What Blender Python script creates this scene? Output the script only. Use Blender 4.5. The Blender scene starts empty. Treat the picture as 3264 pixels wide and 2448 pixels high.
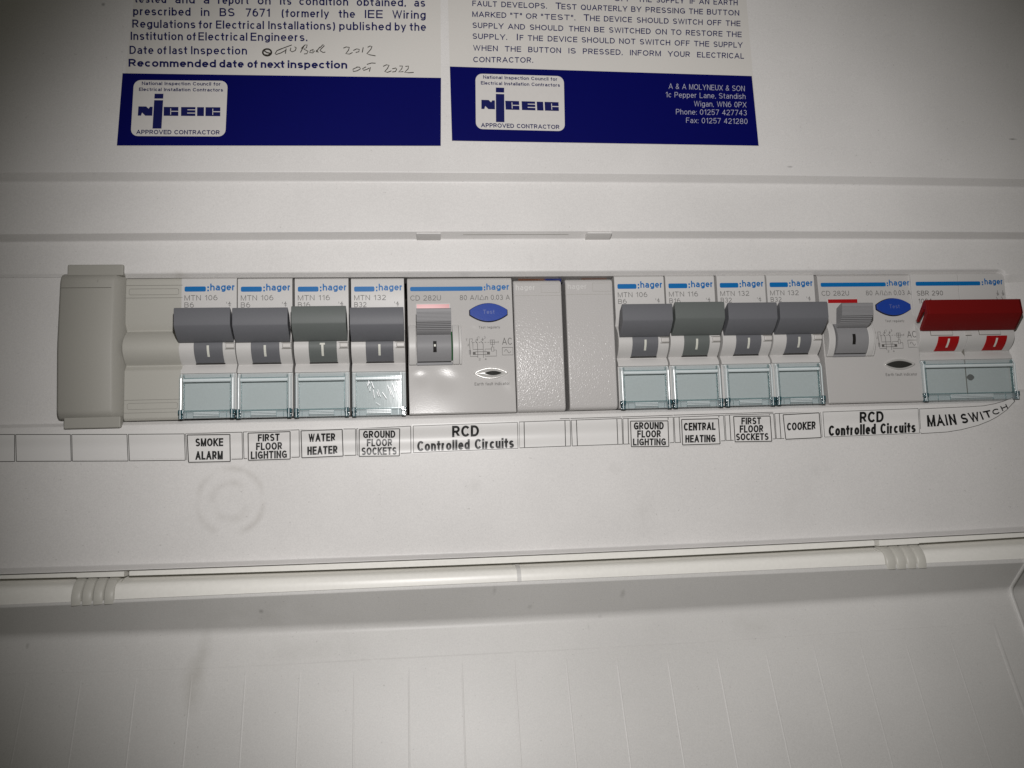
import bpy, bmesh, math, random
from mathutils import Vector, Matrix
random.seed(7)
S = bpy.context.scene
COL = S.collection
MM = 0.001

# ------------------------------------------------------------------ camera, light, exposure
# scene millimetres: X right along the row, Z up, H out of the board towards the viewer (world Y = -H)
F = 2699.9
CAM = (91.21, -43.18, 272.38)                       # X, Z, H
R = ((0.99367383, 0.03228443, -0.1075641), (-0.0201744, 0.99352291, 0.11182672), (0.11047766, -0.10894925, 0.98788904))

def W(X, Z, H):
    return Vector((X * MM, -H * MM, Z * MM))

cd = bpy.data.cameras.new('camera'); cam = bpy.data.objects.new('camera', cd); COL.objects.link(cam)
right = Vector((R[0][0], R[0][2], -R[0][1])); down = Vector((R[1][0], R[1][2], -R[1][1])); fwd = Vector((R[2][0], R[2][2], -R[2][1]))
m = Matrix((right, -down, -fwd)).transposed().to_4x4(); m.translation = W(*CAM)
cam.matrix_world = m
cd.sensor_width = 36; cd.lens = F / 3264 * 36; cd.clip_start = 0.005; cd.clip_end = 20
S.camera = cam

wd = bpy.data.worlds.new('World'); S.world = wd; wd.use_nodes = True
bg = wd.node_tree.nodes['Background']; bg.inputs['Color'].default_value = (1.0, 0.96, 0.78, 1); bg.inputs['Strength'].default_value = 0.05

ld = bpy.data.lights.new('phone_flash', 'SPOT'); lo = bpy.data.objects.new('phone_flash', ld); COL.objects.link(lo)
ld.energy = 2.48; ld.color = (1.0, 0.975, 0.962); ld.shadow_soft_size = 0.0035; ld.spot_size = math.radians(85); ld.spot_blend = 0.75
lo.location = W(97, 14, 268)
lo.rotation_euler = (W(139, -7, 0) - lo.location).to_track_quat('-Z', 'Y').to_euler()

S.view_settings.view_transform = 'Standard'; S.view_settings.look = 'None'; S.view_settings.exposure = 0; S.view_settings.gamma = 1
S.render.engine = 'CYCLES'; S.cycles.use_denoising = True; S.cycles.max_bounces = 8; S.cycles.transparent_max_bounces = 12
S.cycles.sample_clamp_indirect = 3

# ------------------------------------------------------------------ pixel of the photograph -> point on a real surface
def ray(px, py):
    c = ((px - 1632) / F, (py - 1224) / F, 1.0)
    d = [sum(R[j][i] * c[j] for j in range(3)) for i in range(3)]
    return d[0], -d[1], -d[2]

def at(px, py, h=0.0):
    """X, Z where that line of sight meets the surface h (a number or a function of X, Z)"""
    d = ray(px, py)
    hh = h(0, 0) if callable(h) else h
    for _ in range(6 if callable(h) else 1):
        t = (hh - CAM[2]) / d[2]
        X, Z = CAM[0] + t * d[0], CAM[1] + t * d[1]
        if callable(h): hh = h(X, Z)
    return X, Z

def fit_line(pts, h, deg=2):
    """Z as a polynomial of X through photographed points of one long edge"""
    P = [at(x, y, h) for x, y in pts]
    n = deg + 1
    A = [[sum((p[0] / 100) ** (i + j) for p in P) for j in range(n)] + [sum(p[1] * (p[0] / 100) ** i for p in P)] for i in range(n)]
    for i in range(n):
        k = max(range(i, n), key=lambda r: abs(A[r][i])); A[i], A[k] = A[k], A[i]
        for r in range(n):
            if r != i:
                f = A[r][i] / A[i][i]
                A[r] = [a - f * b for a, b in zip(A[r], A[i])]
    co = [A[i][n] / A[i][i] for i in range(n)]
    return lambda X: sum(c * (X / 100) ** i for i, c in enumerate(co))

# ------------------------------------------------------------------ materials
def nd(nt, t, x=0, y=0):
    n = nt.nodes.new(t); n.location = (x, y); return n

def mat(name, base, rough=0.4, spec=0.5, bump=None, mottle=0.0, mscale=900, metal=0.0, trans=0.0, ior=1.49, bump2=None, stains=None, rvar=0.0, coat=0.0):
    M = bpy.data.materials.new(name); M.use_nodes = True; nt = M.node_tree
    p = nt.nodes['Principled BSDF']
    p.inputs['Base Color'].default_value = (*base, 1); p.inputs['Roughness'].default_value = rough
    p.inputs['Specular IOR Level'].default_value = spec; p.inputs['Metallic'].default_value = metal
    p.inputs['Transmission Weight'].default_value = trans; p.inputs['IOR'].default_value = ior
    p.inputs['Coat Weight'].default_value = coat; p.inputs['Coat Roughness'].default_value = 0.15
    tc = nd(nt, 'ShaderNodeTexCoord', -1200)
    L = nt.links.new
    col = None
    if mottle:
        n1 = nd(nt, 'ShaderNodeTexNoise', -900, 200); n1.inputs['Scale'].default_value = mscale; n1.inputs['Detail'].default_value = 3
        n2 = nd(nt, 'ShaderNodeTexNoise', -900, 0); n2.inputs['Scale'].default_value = 28; n2.inputs['Detail'].default_value = 5
        L(tc.outputs['Object'], n1.inputs['Vector']); L(tc.outputs['Object'], n2.inputs['Vector'])
        a = nd(nt, 'ShaderNodeMath', -700, 100); a.operation = 'MULTIPLY_ADD'; a.inputs[1].default_value = 0.75
        L(n1.outputs['Fac'], a.inputs[0])
        b = nd(nt, 'ShaderNodeMath', -700, 0); b.operation = 'MULTIPLY'; b.inputs[1].default_value = 0.5
        L(n2.outputs['Fac'], b.inputs[0]); L(b.outputs[0], a.inputs[2])
        r = nd(nt, 'ShaderNodeMapRange', -550, 100); r.inputs[1].default_value = 0.3; r.inputs[2].default_value = 0.95
        r.inputs[3].default_value = 1 - mottle; r.inputs[4].default_value = 1 + mottle
        L(a.outputs[0], r.inputs[0])
        mx = nd(nt, 'ShaderNodeVectorMath', -300, 100); mx.operation = 'SCALE'; mx.inputs[0].default_value = base
        L(r.outputs[0], mx.inputs['Scale']); col = mx.outputs[0]
        L(col, p.inputs['Base Color'])
    if stains and col is not None:
        # dirt marks with a shape of their own: (kind, X, Z, radius, width, amount, tint) on the board, seen from the front
        sx = nd(nt, 'ShaderNodeSeparateXYZ', -1000, -300); L(tc.outputs['Object'], sx.inputs[0])
        cb = nd(nt, 'ShaderNodeCombineXYZ', -850, -300); L(sx.outputs[0], cb.inputs[0]); L(sx.outputs[2], cb.inputs[1])
        wn = nd(nt, 'ShaderNodeTexNoise', -850, -500); wn.inputs['Scale'].default_value = 140; wn.inputs['Detail'].default_value = 4
        L(tc.outputs['Object'], wn.inputs['Vector'])
        for kind, X, Z, rad, wid, amt, sxy, tint in stains:
            sb = nd(nt, 'ShaderNodeVectorMath'); sb.operation = 'SUBTRACT'; sb.inputs[1].default_value = (X * MM, Z * MM, 0); L(cb.outputs[0], sb.inputs[0])
            sc = nd(nt, 'ShaderNodeVectorMath'); sc.operation = 'MULTIPLY'; sc.inputs[1].default_value = (sxy[0], sxy[1], 1); L(sb.outputs[0], sc.inputs[0])
            ln = nd(nt, 'ShaderNodeVectorMath'); ln.operation = 'LENGTH'; L(sc.outputs[0], ln.inputs[0])
            d = nd(nt, 'ShaderNodeMath'); d.operation = 'SUBTRACT'; d.inputs[1].default_value = rad * MM if kind == 'ring' else 0; L(ln.outputs['Value'], d.inputs[0])
            ab = nd(nt, 'ShaderNodeMath'); ab.operation = 'ABSOLUTE'; L(d.outputs[0], ab.inputs[0])
            mr = nd(nt, 'ShaderNodeMapRange'); mr.inputs[1].default_value = 0; mr.inputs[2].default_value = wid * MM; mr.inputs[3].default_value = amt; mr.inputs[4].default_value = 0
            L(ab.outputs[0], mr.inputs[0])
            nz = nd(nt, 'ShaderNodeMapRange'); nz.inputs[1].default_value = 0.35; nz.inputs[2].default_value = 0.68; L(wn.outputs['Fac'], nz.inputs[0])
            ml = nd(nt, 'ShaderNodeMath'); ml.operation = 'MULTIPLY'; L(mr.outputs[0], ml.inputs[0]); L(nz.outputs[0], ml.inputs[1])
            mix = nd(nt, 'ShaderNodeMix'); mix.data_type = 'RGBA'; mix.inputs['B'].default_value = (*tint, 1)
            L(ml.outputs[0], mix.inputs['Factor']); L(col, mix.inputs['A']); col = mix.outputs['Result']
        L(col, p.inputs['Base Color'])
    if stains and col is not None:
        sn = nd(nt, 'ShaderNodeTexNoise'); sn.inputs['Scale'].default_value = 1300; sn.inputs['Detail'].default_value = 1; L(tc.outputs['Object'], sn.inputs['Vector'])
        sr = nd(nt, 'ShaderNodeMapRange'); sr.inputs[1].default_value = 0.72; sr.inputs[2].default_value = 0.82; sr.inputs[4].default_value = 0.35; L(sn.outputs['Fac'], sr.inputs[0])
        mix = nd(nt, 'ShaderNodeMix'); mix.data_type = 'RGBA'; mix.inputs['B'].default_value = (0.2, 0.19, 0.17, 1)
        L(sr.outputs[0], mix.inputs['Factor']); L(col, mix.inputs['A']); L(mix.outputs['Result'], p.inputs['Base Color'])
    nrm = None
    for bb in (bump, bump2):
        if not bb: continue
        n = nd(nt, 'ShaderNodeTexNoise', -700, -600); n.inputs['Scale'].default_value = bb[0]; n.inputs['Detail'].default_value = bb[2] if len(bb) > 2 else 2
        if len(bb) > 3:
            of = nd(nt, 'ShaderNodeVectorMath'); of.inputs[1].default_value = bb[3]; L(tc.outputs['Object'], of.inputs[0]); L(of.outputs[0], n.inputs['Vector'])
        else: L(tc.outputs['Object'], n.inputs['Vector'])
        b = nd(nt, 'ShaderNodeBump', -400, -600); b.inputs['Strength'].default_value = 1.0; b.inputs['Distance'].default_value = bb[1] * MM
        L(n.outputs['Fac'], b.inputs['Height'])
        if nrm is not None: L(nrm, b.inputs['Normal'])
        nrm = b.outputs[0]
    if nrm is not None: L(nrm, p.inputs['Normal'])
    return M

def clear_mat(name, tint, gl_rough=0.06, cover=0.0, covercol=(0.5, 0.55, 0.56), scratch=False, ior=1.6):
    """thin moulded acrylic: passes tinted light straight through, mirrors by Fresnel"""
    M = bpy.data.materials.new(name); M.use_nodes = True; nt = M.node_tree; nt.nodes.clear(); L = nt.links.new
    out = nd(nt, 'ShaderNodeOutputMaterial', 600)
    tr = nd(nt, 'ShaderNodeBsdfTransparent', 0, 100); tr.inputs[0].default_value = (*tint, 1)
    df = nd(nt, 'ShaderNodeBsdfDiffuse', 0, 0); df.inputs[0].default_value = (*covercol, 1)
    m1 = nd(nt, 'ShaderNodeMixShader', 200, 100); m1.inputs[0].default_value = cover; L(tr.outputs[0], m1.inputs[1]); L(df.outputs[0], m1.inputs[2])
    gl = nd(nt, 'ShaderNodeBsdfGlossy', 0, -150); gl.inputs['Roughness'].default_value = gl_rough
    fr = nd(nt, 'ShaderNodeFresnel', 0, 250); ge = nd(nt, 'ShaderNodeNewGeometry', -400, 300); io = nd(nt, 'ShaderNodeMapRange', -200, 300)      # same index from either side of the sheet
    io.inputs[3].default_value = ior; io.inputs[4].default_value = 1 / ior; L(ge.outputs['Backfacing'], io.inputs[0]); L(io.outputs[0], fr.inputs['IOR'])
    m2 = nd(nt, 'ShaderNodeMixShader', 400, 100); L(fr.outputs[0], m2.inputs[0]); L(m1.outputs[0], m2.inputs[1]); L(gl.outputs[0], m2.inputs[2])
    tc = nd(nt, 'ShaderNodeTexCoord', -900); mp = nd(nt, 'ShaderNodeMapping', -700)
    mp.inputs['Scale'].default_value = (1500, 1, 260); mp.inputs['Rotation'].default_value = (0, math.radians(24), 0); L(tc.outputs['Object'], mp.inputs[0])
    n = nd(nt, 'ShaderNodeTexNoise', -500); n.inputs['Scale'].default_value = 1.0; n.inputs['Detail'].default_value = 2; L(mp.outputs[0], n.inputs['Vector'])
    b = nd(nt, 'ShaderNodeBump', -250, -200); b.inputs['Distance'].default_value = (0.05 if scratch else 0.006) * MM; L(n.outputs['Fac'], b.inputs['Height'])
    L(b.outputs[0], gl.inputs['Normal']); L(m2.outputs[0], out.inputs['Surface'])
    return M

ring = at(735, 1597, 1)
st1 = at(2540, 1600, 1); st2 = at(2050, 1640, 1)
STAINS = [('ring', ring[0], ring[1], 10.0, 1.6, 0.35, (1, 1), (0.36, 0.34, 0.31)), ('ring', ring[0], ring[1], 5.6, 1.8, 0.34, (1, 1), (0.36, 0.34, 0.31)),
          ('spot', at(1480, 873, 1)[0], at(1480, 873, 1)[1], 0, 2.5, 0.4, (1, 1.5), (0.3, 0.28, 0.25)), ('spot', at(560, 875, 1)[0], at(560, 875, 1)[1], 0, 4.0, 0.6, (0.7, 2.2), (0.28, 0.25, 0.2)),
          ('spot', at(1693, 835, 1)[0], at(1693, 835, 1)[1], 0, 2.4, 0.3, (2.5, 0.7), (0.35, 0.33, 0.31)), ('spot', st1[0], st1[1], 0, 12, 0.16, (1, 1), (0.35, 0.34, 0.32)),
          ('spot', st2[0], st2[1], 0, 10, 0.14, (1.6, 1), (0.35, 0.34, 0.32)), ('spot', *at(1962, 1490, 1), 0, 2.6, 0.3, (1, 1), (0.3, 0.29, 0.27)), ('spot', *at(2612, 1498, 1), 0, 4.0, 0.3, (1, 1.4), (0.3, 0.29, 0.27)), ('spot', *at(1510, 1555, 1), 0, 3.5, 0.25, (1, 1), (0.3, 0.29, 0.27)), ('spot', at(2518, 531, 7)[0], at(2518, 531, 7)[1], 0, 1.1, 1.0, (0.8, 2.5), (0.04, 0.04, 0.04)),
          ('spot', at(3235, 440, 7)[0], at(3235, 440, 7)[1], 0, 1.4, 1.0, (0.7, 3), (0.1, 0.1, 0.09)), ('spot', at(322, 3, 5)[0], at(322, 3, 5)[1], 0, 0.8, 1, (1, 1), (0.04, 0.04, 0.04))]
DSTAINS = [('spot', *at(1574, 1877, 5), 0, 1.6, 0.7, (2, 0.8), (0.12, 0.115, 0.1)), ('spot', *at(1985, 1893, 5), 0, 1.8, 0.6, (1.6, 0.9), (0.12, 0.115, 0.1)), ('spot', *at(1690, 1935, 3), 0, 1.0, 0.8, (1, 1), (0.08, 0.08, 0.07)), ('spot', *at(833, 1948, 4), 0, 0.9, 1.0, (1, 1), (0.05, 0.05, 0.04)), ('spot', at(655, 2070, 0)[0], at(655, 2070, 0)[1], 0, 6.0, 0.34, (2.2, 0.8), (0.2, 0.19, 0.15)), ('spot', at(620, 2185, 4)[0], at(620, 2185, 4)[1], 0, 7.0, 0.42, (1.6, 0.7), (0.2, 0.18, 0.13)),
           ('spot', at(1912, 1964, 0)[0], at(1912, 1964, 0)[1], 0, 0.8, 1.0, (1, 1), (0.06, 0.06, 0.05)), ('spot', at(1874, 1997, 0)[0], at(1874, 1997, 0)[1], 0, 1.0, 0.8, (2, 0.8), (0.1, 0.1, 0.09)),
           ('spot', at(86, 2057, 0)[0], at(86, 2057, 0)[1], 0, 1.1, 1.0, (1.6, 0.9), (0.06, 0.06, 0.05)), ('spot', at(2385, 1995, 0)[0], at(2385, 1995, 0)[1], 0, 8, 0.25, (1, 1.3), (0.35, 0.34, 0.31)),
           ('spot', at(1000, 2060, 0)[0], at(1000, 2060, 0)[1], 0, 16, 0.22, (0.5, 2.4), (0.35, 0.34, 0.31)), ('spot', at(840, 1960, 4)[0], at(840, 1960, 4)[1], 0, 15, 0.22, (0.5, 2.0), (0.3, 0.29, 0.26))]
WHITE = (0.66, 0.645, 0.632)
Mt = dict(
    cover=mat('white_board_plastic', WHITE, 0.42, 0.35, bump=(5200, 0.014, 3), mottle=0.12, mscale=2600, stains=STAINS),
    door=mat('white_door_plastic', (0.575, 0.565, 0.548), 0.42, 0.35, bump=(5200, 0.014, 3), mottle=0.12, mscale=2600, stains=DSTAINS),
    hinge=mat('white_hinge_plastic', (0.80, 0.785, 0.74), 0.35, 0.4, bump=(3500, 0.008), mottle=0.05),
    knuckle=mat('cream_hinge_plastic', (0.50, 0.488, 0.445), 0.4, 0.35, mottle=0.05),
    inner=mat('inner_tray_plastic', (0.10, 0.08, 0.06), 0.6, 0.3),
    body=mat('light_grey_plastic', (0.545, 0.533, 0.52), 0.42, 0.35, bump=(4200, 0.010, 3), mottle=0.05, mscale=3000),
    nose=mat('light_grey_nose_plastic', (0.54, 0.52, 0.50), 0.42, 0.4, bump=(4200, 0.010, 3), mottle=0.04, mscale=3000),
    rcd=mat('glossy_grey_plastic', (0.475, 0.462, 0.45), 0.16, 0.06, bump=(3000, 0.008, 3), mottle=0.04, mscale=3000),
    spark=mat('sparkling_grey_plastic', (0.485, 0.47, 0.46), 0.24, 0.34, bump=(2300, 0.09, 1), mottle=0.05, mscale=2500),
    beige=mat('beige_grey_plastic', (0.42, 0.41, 0.372), 0.48, 0.3, bump=(4200, 0.012, 3), mottle=0.06, mscale=3000),
    filler=mat('dull_grey_plastic', (0.345, 0.335, 0.303), 0.5, 0.3, bump=(4200, 0.012, 3), mottle=0.06, mscale=3000),
    groove=mat('mould_line_and_shade', (0.20, 0.19, 0.17), 0.6, 0.2),
    toggle=mat('slate_grey_plastic', (0.132, 0.134, 0.146), 0.5, 0.28, bump=(4200, 0.012, 3), mottle=0.08, mscale=3000),
    toggle_g=mat('green_grey_plastic', (0.122, 0.134, 0.129), 0.5, 0.28, bump=(4200, 0.012, 3), mottle=0.08, mscale=3000),
    lever=mat('mid_grey_plastic', (0.245, 0.243, 0.25), 0.5, 0.22, bump=(3800, 0.012, 3), mottle=0.05, mscale=3000),
    red=mat('dark_red_plastic', (0.165, 0.006, 0.006), 0.45, 0.2, bump=(4200, 0.01, 3), mottle=0.1, mscale=3000),
    redstem=mat('bright_red_plastic', (0.34, 0.008, 0.009), 0.45, 0.2),
    redwin=mat('red_flag', (0.36, 0.010, 0.012), 0.24, 0.25),
    blue=mat('blue_button_plastic', (0.014, 0.05, 0.30), 0.3, 0.3, bump=(2600, 0.012, 3), mottle=0.06),
    blueemb=mat('blue_button_lettering', (0.10, 0.13, 0.34), 0.35, 0.4),
    dark=mat('shadow_black', (0.012, 0.011, 0.010), 0.6, 0.2),
    chrome=mat('bright_metal', (0.72, 0.70, 0.68), 0.12, 0.5, metal=1.0, bump=(420, 0.15)),
    silver=mat('silver_plastic', (0.60, 0.59, 0.57), 0.3, 0.6, metal=0.35, bump=(420, 0.12)),
    smoked=mat('smoked_lens', (0.03, 0.03, 0.028), 0.08, 0.8, bump=(500, 0.06)),
    green=mat('green_spring', (0.005, 0.09, 0.02), 0.2, 0.6, bump=(900, 0.1)),
    brand=mat('brand_blue_ink', (0.001, 0.13, 0.38), 0.4, 0.3),
    gink=mat('grey_ink', (0.17, 0.165, 0.16), 0.5, 0.2),
    gink2=mat('dark_grey_ink', (0.10, 0.095, 0.09), 0.5, 0.2),
    wmark=mat('off_white_mark', (0.62, 0.62, 0.56), 0.45, 0.3),
    black=mat('black_ink', (0.012, 0.012, 0.012), 0.35, 0.4),
    line=mat('black_rule', (0.055, 0.052, 0.048), 0.5, 0.3),
    paper=mat('white_label_film', (0.68, 0.668, 0.655), 0.38, 0.4, mottle=0.03, mscale=2500),
    notice=mat('white_notice_film', (0.62, 0.60, 0.57), 0.36, 0.4, mottle=0.04, mscale=2600),
    navy=mat('navy_ink', (0.0012, 0.002, 0.085), 0.45, 0.12, mottle=0.05),
    navytext=mat('navy_text_ink', (0.008, 0.010, 0.085), 0.5, 0.15),
    panelw=mat('white_ink', (0.60, 0.58, 0.56), 0.4, 0.3, mottle=0.03),
    addr=mat('pale_ink', (0.45, 0.45, 0.55), 0.4, 0.3),
    pen=mat('ballpoint_ink', (0.03, 0.026, 0.02), 0.45, 0.3),
    card=mat('grey_card', (0.53, 0.542, 0.54), 0.5, 0.3, mottle=0.05, mscale=1500),
    pane=clear_mat('clear_acrylic', (0.88, 0.925, 0.93), 0.10),
    scratch=mat('scratch_white', (0.85, 0.87, 0.9), 0.3, 0.6),
    edge=clear_mat('acrylic_edge_highlight', (0.85, 0.93, 0.94), 0.2, cover=0.72, covercol=(0.84, 0.90, 0.915)),  # whitish diffuse stands in for highlights along the acrylic edges
    slope=clear_mat('clear_acrylic_slope', (0.90, 0.94, 0.95), 0.45, cover=0.22, covercol=(0.62, 0.67, 0.68), ior=1.25),
    rim=clear_mat('clear_acrylic_rim', (0.70, 0.82, 0.83), 0.15, cover=0.3, covercol=(0.24, 0.33, 0.34)),
    lug=mat('teal_acrylic_lug', (0.035, 0.085, 0.10), 0.12, 0.7, bump=(1200, 0.05)),
    brownw=mat('brown_insulation', (0.10, 0.035, 0.015), 0.4, 0.4),
    bluew=mat('blue_insulation', (0.012, 0.02, 0.12), 0.4, 0.3),
)

# ------------------------------------------------------------------ mesh builder (coordinates in mm: x, z, h)
class MB:
    def __init__(s): s.v = []; s.f = []; s.m = []; s.mats = []
    def mi(s, m):
        if m not in s.mats: s.mats.append(m)
        return s.mats.index(m)
    def add(s, verts, faces, m):
        o = len(s.v); s.v += [tuple(p) for p in verts]; k = s.mi(m)
        for f in faces: s.f.append([i + o for i in f]); s.m.append(k)
    def grid(s, rows, m):
        n = len(rows[0]); vs = [p for r in rows for p in r]
        fs = [(i * n + j, i * n + j + 1, (i + 1) * n + j + 1, (i + 1) * n + j) for i in range(len(rows) - 1) for j in range(n - 1)]
        s.add(vs, fs, m)
    def prism(s, prof, x0, x1, m):
        """closed (z, h) outline swept from x0 to x1"""
        n = len(prof)
        vs = [(x0, z, h) for z, h in prof] + [(x1, z, h) for z, h in prof]
        fs = [(i, (i + 1) % n, (i + 1) % n + n, i + n) for i in range(n)] + [tuple(range(n))[::-1], tuple(range(n, 2 * n))]
        s.add(vs, fs, m)
    def slab(s, out, h0, h1, m):
        """closed (x, z) outline raised from h0 to h1"""
        n = len(out)
        vs = [(x, z, h0) for x, z in out] + [(x, z, h1) for x, z in out]
        fs = [(i, (i + 1) % n, (i + 1) % n + n, i + n) for i in range(n)] + [tuple(range(n))[::-1], tuple(range(n, 2 * n))]
        s.add(vs, fs, m)
    def box(s, x0, x1, z0, z1, h0, h1, m): s.slab([(x0, z0), (x1, z0), (x1, z1), (x0, z1)], h0, h1, m)
    def flat(s, pts, m): s.add(pts, [tuple(range(len(pts)))], m)
    def build(s, name, parent=None, smooth=False, bevel=0, wn=False, loc=None):
        me = bpy.data.meshes.new(name)
        me.from_pydata([W(*p) for p in s.v], [], s.f)
        for k in s.mats: me.materials.append(Mt[k])
        me.polygons.foreach_set('material_index', s.m)
        bm = bmesh.new(); bm.from_mesh(me)
        bmesh.ops.recalc_face_normals(bm, faces=bm.faces); bm.to_mesh(me); bm.free()
        o = bpy.data.objects.new(name, me); COL.objects.link(o)
        if parent is not None: o.parent = parent
        if loc is not None: o.location = W(*loc)
        if bevel:
            for p in me.polygons: p.use_smooth = True
            b = o.modifiers.new('edge_rounding', 'BEVEL'); b.width = bevel * MM; b.segments = 3; b.limit_method = 'ANGLE'; b.angle_limit = math.radians(35); b.harden_normals = True
        if smooth:
            for p in me.polygons: p.use_smooth = True
            if wn:
                w = o.modifiers.new('face_weighted_normals', 'WEIGHTED_NORMAL'); w.keep_sharp = True
        return o

def tag(o, label=None, cat=None, group=None, kind=None):
    if label: o['label'] = label
    if cat: o['category'] = cat
    if group: o['group'] = group
    if kind: o['kind'] = kind
    return o

def empty(name, X, Z, H):
    o = bpy.data.objects.new(name, None); o.empty_display_size = 0.005; COL.objects.link(o); o.location = W(X, Z, H); return o

def copy_tree(o, parent=None):
    c = o.copy(); COL.objects.link(c)
    if parent is not None: c.parent = parent
    for ch in list(o.children): copy_tree(ch, c)
    return c

def fillet(prof, n=4):
    """(z, h, radius) polyline -> (z, h) polyline with rounded corners"""
    out = []
    for i, p in enumerate(prof):
        r = p[2] if len(p) > 2 else 0
        if i in (0, len(prof) - 1) or r <= 0:
            out.append((p[0], p[1])); continue
        a, b, c = Vector(prof[i - 1][:2]), Vector(p[:2]), Vector(prof[i + 1][:2])
        u, v = (a - b), (c - b); lu, lv = u.length, v.length; u.normalize(); v.normalize()
        ang = max(0.05, math.acos(max(-1, min(1, u.dot(v)))))
        t = min(r / math.tan(ang / 2), lu * 0.48, lv * 0.48)
        s, e = b + u * t, b + v * t
        for k in range(n + 1):
            q = k / n
            w = (1 - q) ** 2 * s + 2 * q * (1 - q) * b + q * q * e
            out.append((w.x, w.y))
    return out

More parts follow.
